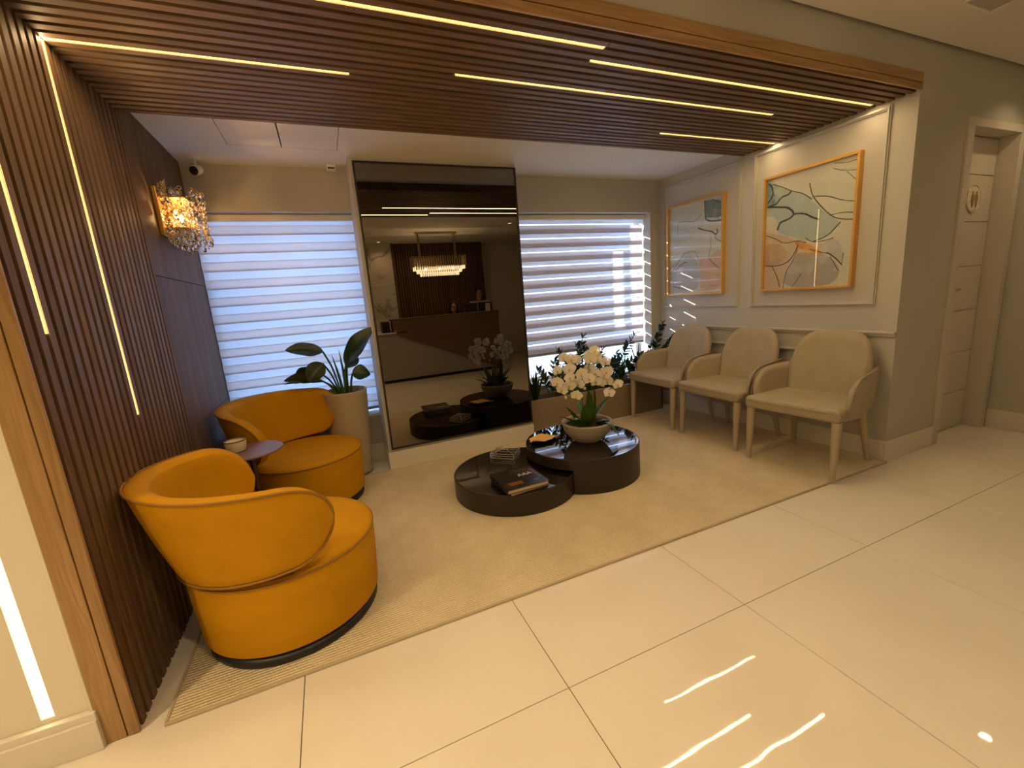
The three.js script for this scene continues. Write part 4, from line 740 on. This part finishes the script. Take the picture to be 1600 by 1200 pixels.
// =====================================================================================
// SMALL FITTINGS
// =====================================================================================
{
  const t = thing('security_camera', 'small white bullet security camera under the plaster ceiling', 'camera', [-0.700, YR, -3.945]);
  mesh('mount', lathe([[0, -0.012], [0.036, -0.012], [0.040, -0.008], [0.042, 0]], 24), M.white, t);
  mesh('bracket', tube([[0, -0.008, 0], [0, -0.035, 0], [0.004, -0.055, 0.012]], 0.010, 10, 8), M.white, t);
  const h = mesh('housing', lathe([[0, -0.045], [0.022, -0.044], [0.030, -0.030], [0.032, 0.0], [0.032, 0.046], [0.030, 0.050]], 28), M.white, t);
  const e = mesh('lens', lathe([[0.030, 0.048], [0.026, 0.046], [0.022, 0.050], [0, 0.054]], 24), phys([0.008, 0.008, 0.01], 0.12, { clearcoat: 1 }), h); void e;
  h.position.set(0.006, -0.085, 0.015); h.rotation.set(1.95, 0, 0.25, 'YXZ');
  const s = thing('ceiling_sensor', 'tiny square sensor box on the plaster ceiling beside the pier', 'sensor', [0.215, YR, -3.985]);
  mesh('housing', box(-0.034, 0.034, -0.040, 0, -0.03, 0.03, 0.004), M.white, s); mesh('window', box(-0.026, 0.026, -0.036, -0.024, 0.028, 0.032, 0.001), M.dark, s);
  const g = thing('restroom_sign', 'round restroom sign with two gilded figures on the washroom door', 'sign', [4.742, 1.885, -1.836]);
  mesh('disc', lathe([[0, 0.010], [0.088, 0.010], [0.094, 0.006], [0.096, 0], [0, 0]], 40).rotateX(Math.PI / 2), phys([0.72, 0.66, 0.53], 0.2, { clearcoat: 0.6 }), g);
  mesh('rim', new THREE.TorusGeometry(0.098, 0.004, 8, 48).translate(0, 0, 0.005), std([0.75, 0.66, 0.48], 0.25, { metalness: 0.7 }), g);
  const gm = std([0.42, 0.29, 0.07], 0.35, { metalness: 0.6 });
  const fig = (pts) => { const s = new THREE.Shape(); s.setFromPoints(pts.map(([x, y]) => new THREE.Vector2(x, y))); return new THREE.ExtrudeGeometry(s, { depth: 0.004, bevelEnabled: false }); };
  const woman = fig([[-0.012, 0.030], [0.012, 0.030], [0.020, 0.0], [0.026, -0.030], [0.011, -0.030], [0.010, -0.062], [0.002, -0.062], [0.001, -0.030], [-0.001, -0.030], [-0.002, -0.062], [-0.010, -0.062], [-0.011, -0.030], [-0.026, -0.030], [-0.020, 0.0]]);
  const man = fig([[-0.018, 0.030], [0.018, 0.030], [0.020, -0.012], [0.014, -0.012], [0.012, 0.014], [0.011, -0.062], [0.002, -0.062], [0, -0.015], [-0.002, -0.062], [-0.011, -0.062], [-0.012, 0.014], [-0.014, -0.012], [-0.020, -0.012]]);
  for (const [f, x] of [[woman, -0.028], [man, 0.028]]) mesh('figure', [f.clone().translate(x, 0, 0.0095), new THREE.SphereGeometry(0.0105, 12, 8).scale(1, 1, 0.4).translate(x, 0.045, 0.0105)], gm, g);
  single('cord_loop', 'pale looped cord on the floor beside the pillar baseboard', 'cord', tube([[3.50, 0.016, -1.715], [3.545, 0.022, -1.69], [3.60, 0.034, -1.685], [3.632, 0.024, -1.70], [3.60, 0.010, -1.712], [3.55, 0.012, -1.700]], 0.006, 40, 6), std([0.55, 0.48, 0.38], 0.6));
}
// =====================================================================================
// RECEPTION, seen in the mirror
// =====================================================================================
{
  const stone = std([0.34, 0.30, 0.25], 0.35);
  const t = thing('reception_desk', 'reception desk with slanted timber front panel and stone base', 'reception desk', [0, 0, 0.72]);
  mesh('base', [box(0.80, 3.18, 0.06, 0.92, 0.03, 0.28, 0.004), box(0.80, 0.83, 0.06, 0.92, 0.28, 0.72, 0.004)], stone, t);
  mesh('work_surface', box(1.34, 3.18, 0.715, 0.745, 0.28, 0.70, 0.003), stone, t);
  mesh('toe_kick', box(0.84, 3.14, 0, 0.06, 0.08, 0.26), M.dark, t);
  mesh('worktop', box(0.78, 1.34, 0.92, 0.945, 0.0, 0.72, 0.004), std([0.70, 0.66, 0.6], 0.25), t);
  const s = new THREE.Shape(); s.setFromPoints([[1.16, 0.885], [2.72, 0.20], [3.19, 0.02], [3.19, 1.16], [1.10, 1.16]].map(([x, y]) => new THREE.Vector2(x, y)));
  mesh('timber_front', metreUV(new THREE.ExtrudeGeometry(s, { depth: 0.028, bevelEnabled: false }), 'x'), M.wood, t);
  mesh('counter_top', box(1.08, 3.21, 1.16, 1.185, -0.01, 0.30, 0.003, 'x'), M.wood2, t);
  mesh('counter_side', box(1.10, 1.13, 0.92, 1.16, 0.028, 0.29, 0.002), M.wood2, t);
  const sp = thing('desk_printer', 'black box-shaped device on the low end of the reception desk', 'printer', [0.985, 0.946, 0.90]);
  mesh('case', new RoundedBoxGeometry(0.15, 0.20, 0.22, 3, 0.012).translate(0, 0.10, 0), M.black, sp); mesh('front_slot', box(-0.05, 0.05, 0.05, 0.065, -0.112, -0.108), M.dark, sp);
  const mo = (label, x, z, ry) => { const m = thing('monitor', label, 'monitor', [x, 0.746, z], ry, 'reception monitors'); mesh('foot', lathe([[0, 0], [0.10, 0], [0.10, 0.01], [0, 0.012]], 24), M.black, m); mesh('stalk', box(-0.02, 0.02, 0.01, 0.34, -0.01, 0.01, 0.003), M.black, m); mesh('panel', new RoundedBoxGeometry(0.50, 0.31, 0.03, 2, 0.008).translate(0, 0.46, 0.01), M.black, m); mesh('edge', box(-0.252, 0.252, 0.303, 0.617, 0.024, 0.030, 0.002), M.metal, m); };
  mo('desk monitor turned sideways between the two receptionists', 2.80, 1.24, 1.42); mo('tilted desk monitor in front of the standing receptionist', 3.08, 1.24, 1.25);
  const c = thing('card_holder', 'white notice holder on the reception counter', 'card holder', [3.03, 1.186, 0.86]);
  mesh('card', box(-0.05, 0.05, 0.01, 0.15, -0.004, 0.004, 0.001), M.white, c); mesh('foot', box(-0.055, 0.055, 0, 0.012, -0.03, 0.03, 0.002), M.white, c);
  const ch = thing('chandelier', 'rectangular tiered crystal chandelier over the reception desk', 'chandelier', [2.19, YL, 1.15]);
  const br = std([0.42, 0.33, 0.17], 0.35, { metalness: 0.9 }), cr = phys([1, 0.98, 0.93], 0.05, { transmission: 0.85, thickness: 0.01, ior: 1.5, emissive: lin(1, 0.84, 0.52), emissiveIntensity: 1.3 });
  mesh('ceiling_plate', box(-0.41, 0.41, -0.035, 0, -0.05, 0.05, 0.004), br, ch);
  for (const x of [-0.36, 0.36]) mesh('suspension_bar', box(x - 0.02, x + 0.02, -0.52, -0.03, -0.012, 0.012, 0.003), br, ch);
  const rodA = cyl(0.0125, 0.0125, 0.20, 8), rodB = cyl(0.011, 0.011, 0.075, 6);
  const loop = (hx, hz, n) => { const out = [], per = 4 * (hx + hz); for (let i = 0; i < n; i++) { let d = per * i / n; if (d < 2 * hx) out.push([-hx + d, -hz]); else if ((d -= 2 * hx) < 2 * hz) out.push([hx, -hz + d]); else if ((d -= 2 * hz) < 2 * hx) out.push([hx - d, hz]); else out.push([-hx, hz - (d - 2 * hx)]); } return out; };
  for (const [x, z] of loop(0.52, 0.15, 56)) mesh('brass_rod', rodA, br, ch).position.set(x, -0.66, z);
  [[0.49, 0.13, 56, -0.72], [0.43, 0.105, 48, -0.775], [0.37, 0.08, 40, -0.83]].forEach(([a, b, n, y]) => { for (const [x, z] of loop(a, b, n)) mesh('crystal_rod', rodB, cr, ch).position.set(x, y, z); mesh('tier_frame', [box(-a, a, y + 0.066, y + 0.072, -b - 0.004, -b + 0.004), box(-a, a, y + 0.066, y + 0.072, b - 0.004, b + 0.004)], br, ch); });
  for (const x of [-0.28, 0, 0.28]) { mesh('bulb', new THREE.SphereGeometry(0.02, 12, 8).translate(x, -0.70, 0), std([1, 0.9, 0.7], 0.4, { emissive: lin(1, 0.8, 0.5), emissiveIntensity: 10 }), ch); const l = new THREE.PointLight(DOWN, 0.9, 0, 2); l.position.set(x, -0.70, 0); l.castShadow = true; ch.add(l); }
}
// people: one continuous body from tapered capsules, meshed on a grid
function fieldMesh(dist, lo, hi, cells) {
  const size = Math.max(hi[0] - lo[0], hi[1] - lo[1], hi[2] - lo[2]), n = Math.min(120, Math.ceil(size / cells)), mc = new MarchingCubes(n, new THREE.MeshStandardMaterial(), false, false, 120000);
  mc.isolation = 0; const half = n / 2, c = [0, 1, 2].map((k) => (lo[k] + hi[k]) / 2), sc = size / 2;
  for (let z = 0; z < n; z++) for (let y = 0; y < n; y++) for (let x = 0; x < n; x++) mc.field[x + y * n + z * n * n] = -dist(c[0] + sc * (x - half) / half, c[1] + sc * (y - half) / half, c[2] + sc * (z - half) / half);
  mc.update();
  const g = new THREE.BufferGeometry(), k = mc.count * 3; // positions come in the unit cube
  const p = mc.positionArray.slice(0, k), q = mc.normalArray.slice(0, k);
  for (let i = 0; i < k; i++) p[i] = c[i % 3] + p[i] * sc;
  g.setAttribute('position', new THREE.BufferAttribute(new Float32Array(p), 3)); g.setAttribute('normal', new THREE.BufferAttribute(new Float32Array(q), 3)); return g;
}
const capsule = (p, a, b, ra, rb) => { const bx = b[0] - a[0], by = b[1] - a[1], bz = b[2] - a[2], px = p[0] - a[0], py = p[1] - a[1], pz = p[2] - a[2]; const t = Math.min(1, Math.max(0, (px * bx + py * by + pz * bz) / (bx * bx + by * by + bz * bz + 1e-9))); return Math.hypot(px - bx * t, py - by * t, pz - bz * t) - (ra + (rb - ra) * t); };
const smin = (a, b, k) => { const h = Math.max(0, Math.min(1, 0.5 + 0.5 * (b - a) / k)); return b + (a - b) * h - k * h * (1 - h); };
const skin = std([0.42, 0.25, 0.17], 0.55), hairM = std([0.012, 0.008, 0.006], 0.5);
function person(label, o) { // local: facing -z (towards the desk front), hips at o.hip
  const t = thing('person', label, 'person', o.pos, o.turn), H = o.hip, sh = H + 0.46, neck = sh + 0.06, hd = neck + 0.145;
  const bones = [[[0, H, 0], [0, H + 0.22, 0], 0.135, 0.125], [[0, H + 0.22, 0], [0, sh - 0.06, -0.01], 0.125, 0.13], [[-0.14, sh - 0.03, 0], [0.14, sh - 0.03, 0], 0.066, 0.066], [[0, sh - 0.02, 0], [0, neck + 0.05, -0.015], 0.055, 0.048]];
  for (const s of [-1, 1]) {
    const el = [s * 0.25, sh - 0.28, -0.08], wr = [s * 0.13, sh - 0.33, -0.31];
    bones.push([[s * 0.165, sh - 0.04, 0], el, 0.052, 0.042], [el, wr, 0.041, 0.028]);
    bones.push([wr, [s * 0.115, sh - 0.335, -0.37], 0.030, 0.032]);
    for (let f = 0; f < 4; f++) { const x = s * (0.09 + 0.017 * f); bones.push([[x, sh - 0.335, -0.39], [x - s * 0.004, sh - 0.342, -0.43 + 0.006 * Math.abs(f - 1.5)], 0.0095, 0.0088], [[x - s * 0.004, sh - 0.342, -0.43 + 0.006 * Math.abs(f - 1.5)], [x - s * 0.006, sh - 0.36, -0.452], 0.0088, 0.008]); }
    bones.push([[s * 0.09, sh - 0.335, -0.345], [s * 0.062, sh - 0.342, -0.385], 0.0105, 0.009]);
    if (o.seated) bones.push([[s * 0.09, H, -0.02], [s * 0.11, H - 0.02, -0.42], 0.085, 0.062], [[s * 0.11, H - 0.02, -0.42], [s * 0.11, 0.08, -0.38], 0.055, 0.036], [[s * 0.11, 0.045, -0.36], [s * 0.12, 0.035, -0.54], 0.038, 0.030]);
    else bones.push([[s * 0.09, H, 0], [s * 0.10, H * 0.53, -0.02], 0.090, 0.060], [[s * 0.10, H * 0.53, -0.02], [s * 0.10, 0.08, 0.02], 0.056, 0.036], [[s * 0.10, 0.045, 0.03], [s * 0.12, 0.035, -0.15], 0.038, 0.030]);
  }
  const body = (x, y, z) => { let d = 9; for (const b of bones) d = smin(d, capsule([x, y, z], ...b), b[2] < 0.012 ? 0.006 : 0.03); return d; };
  const tilt = o.headTilt ?? 0, hy = hd, hz = -0.03 - tilt * 0.05;
  const head = (x, y, z) => {
    const e = Math.hypot(x / 0.074, (y - hy - 0.02) / 0.10, (z - hz - 0.01) / 0.092); let d = (e - 1) * 0.074;
    d = smin(d, capsule([x, y, z], [0, hy - 0.055, hz - 0.03], [0, hy - 0.075, hz - 0.055], 0.046, 0.026), 0.035);
    d = smin(d, capsule([x, y, z], [0, hy + 0.012, hz - 0.085], [0, hy - 0.022, hz - 0.103], 0.008, 0.014), 0.012);
    for (const s of [-1, 1]) { d = smin(d, capsule([x, y, z], [s * 0.074, hy + 0.01, hz + 0.015], [s * 0.076, hy - 0.025, hz + 0.01], 0.012, 0.009), 0.008); d = Math.max(d, 0.012 - Math.hypot(x - s * 0.031, y - hy - 0.012, z - hz + 0.093)); }
    return smin(d, capsule([x, y, z], [0, neck, -0.012], [0, hy - 0.04, hz + 0.015], 0.046, 0.046), 0.03);
  };
  const W = 0.42, g = merge([fieldMesh(body, [-W, 0, -0.6], [W, sh + 0.06, 0.24], 0.014), fieldMesh(head, [-0.13, neck - 0.04, -0.18], [0.13, hd + 0.15, 0.14], 0.004)]);
  mesh('body', g, skin, t);
  const cloth = (list, off, lo, hi) => fieldMesh((x, y, z) => { let d = 9; for (const b of list) d = smin(d, capsule([x, y, z], b[0], b[1], b[2] + off, b[3] + off), 0.04); return Math.max(d, y - (sh + 0.035) + 0.6 * Math.max(0, -z) * 0.5, lo - y); }, [-W, lo, -0.6], [W, hi, 0.24], 0.014);
  mesh('shirt', cloth(bones.slice(0, 3).concat(bones.filter((b) => Math.abs(b[0][0]) > 0.12 && b[2] >= 0.041 && b[0][1] > H + 0.05)), 0.010, H - 0.06, sh + 0.08), std(o.shirt, 0.85), t);
  mesh('trousers', fieldMesh((x, y, z) => { let d = capsule([x, y, z], [0, H - 0.02, 0], [0, H + 0.04, 0], 0.148, 0.14); for (const b of bones) if (b[0][1] <= H + 0.001 && b[2] > 0.05 && b !== bones[0]) d = smin(d, capsule([x, y, z], b[0], b[1], b[2] + 0.010, b[3] + 0.012), 0.03); return Math.max(d, y - H - 0.05); }, [-W, 0, -0.6], [W, H + 0.1, 0.24], 0.016), std([0.03, 0.03, 0.036], 0.9), t);
  const hair = (x, y, z) => {
    let d = (Math.hypot(x / 0.086, (y - hy - 0.03) / 0.108, (z - hz - 0.02) / 0.104) - 1) * 0.086;
    if (o.longHair) for (const s of [-1, 1]) d = smin(d, capsule([x, y, z], [s * 0.065, hy, hz + 0.03], [s * 0.085, sh - 0.05, 0.0], 0.040, 0.030), 0.04);
    d = smin(d, capsule([x, y, z], [0, hy, hz + 0.06], [0, o.longHair ? sh - 0.08 : hy - 0.05, 0.07], 0.06, o.longHair ? 0.06 : 0.04), 0.05);
    const face = Math.hypot(x / 0.064, (y - hy + 0.012) / 0.088, (z - hz + 0.10) / 0.085) - 1; return Math.max(d, -face * 0.065);
  };
  mesh('hair', fieldMesh(hair, [-0.16, sh - 0.16, -0.18], [0.16, hd + 0.18, 0.18], 0.007), hairM, t);
  const eyes = []; for (const s of [-1, 1]) eyes.push(new THREE.SphereGeometry(0.011, 12, 8).translate(s * 0.031, hy + 0.012, hz - 0.076)); mesh('eyes', eyes, std([0.10, 0.06, 0.04], 0.3), t);
  mesh('mouth', new THREE.SphereGeometry(0.02, 12, 8).scale(1, 0.25, 0.35).translate(0, hy - 0.052, hz - 0.084), std([0.36, 0.11, 0.09], 0.5), t);
  if (o.glasses) { const gl = []; for (const s of [-1, 1]) gl.push(new THREE.TorusGeometry(0.024, 0.003, 6, 20).translate(s * 0.032, hy + 0.010, hz - 0.097), tube([[s * 0.056, hy + 0.014, hz - 0.095], [s * 0.080, hy + 0.016, hz - 0.04], [s * 0.080, hy + 0.008, hz + 0.02]], 0.0025, 8, 5)); gl.push(tube([[-0.009, hy + 0.012, hz - 0.098], [0, hy + 0.015, hz - 0.101], [0.009, hy + 0.012, hz - 0.098]], 0.0025, 6, 5)); mesh('glasses', gl, M.black, t); }
}
person('seated person with long dark hair and glasses behind the reception desk', { pos: [2.52, 0, 1.62], turn: 0.15, hip: 0.64, seated: true, longHair: true, glasses: true, headTilt: 1, shirt: [0.45, 0.36, 0.32] });
person('standing person in a pale blue shirt behind the reception desk', { pos: [3.20, 0, 1.85], turn: 0.2, hip: 0.90, shirt: [0.36, 0.40, 0.46] });
{
  const t = thing('office_chair', 'black office chair under the seated receptionist', 'office chair', [2.52, 0, 1.66], 0.15);
  mesh('seat', new RoundedBoxGeometry(0.46, 0.07, 0.44, 3, 0.03).translate(0, 0.465, 0), M.black, t); mesh('backrest', new RoundedBoxGeometry(0.42, 0.44, 0.05, 3, 0.024).translate(0, 0.80, 0.24), M.black, t);
  mesh('column', cyl(0.03, 0.025, 0.37, 14).translate(0, 0.07, 0), M.black, t); mesh('spine', box(-0.03, 0.03, 0.46, 0.66, 0.19, 0.24, 0.008), M.black, t);
  for (let i = 0; i < 5; i++) mesh('spoke', box(0, 0.27, 0.05, 0.08, -0.02, 0.02, 0.006).rotateY(i * 1.2566), M.black, t);
  for (let i = 0; i < 5; i++) mesh('caster', new THREE.SphereGeometry(0.026, 10, 8).translate(0.25, 0.026, 0).rotateY(i * 1.2566), M.black, t);
}
renderer.render(scene, camera);
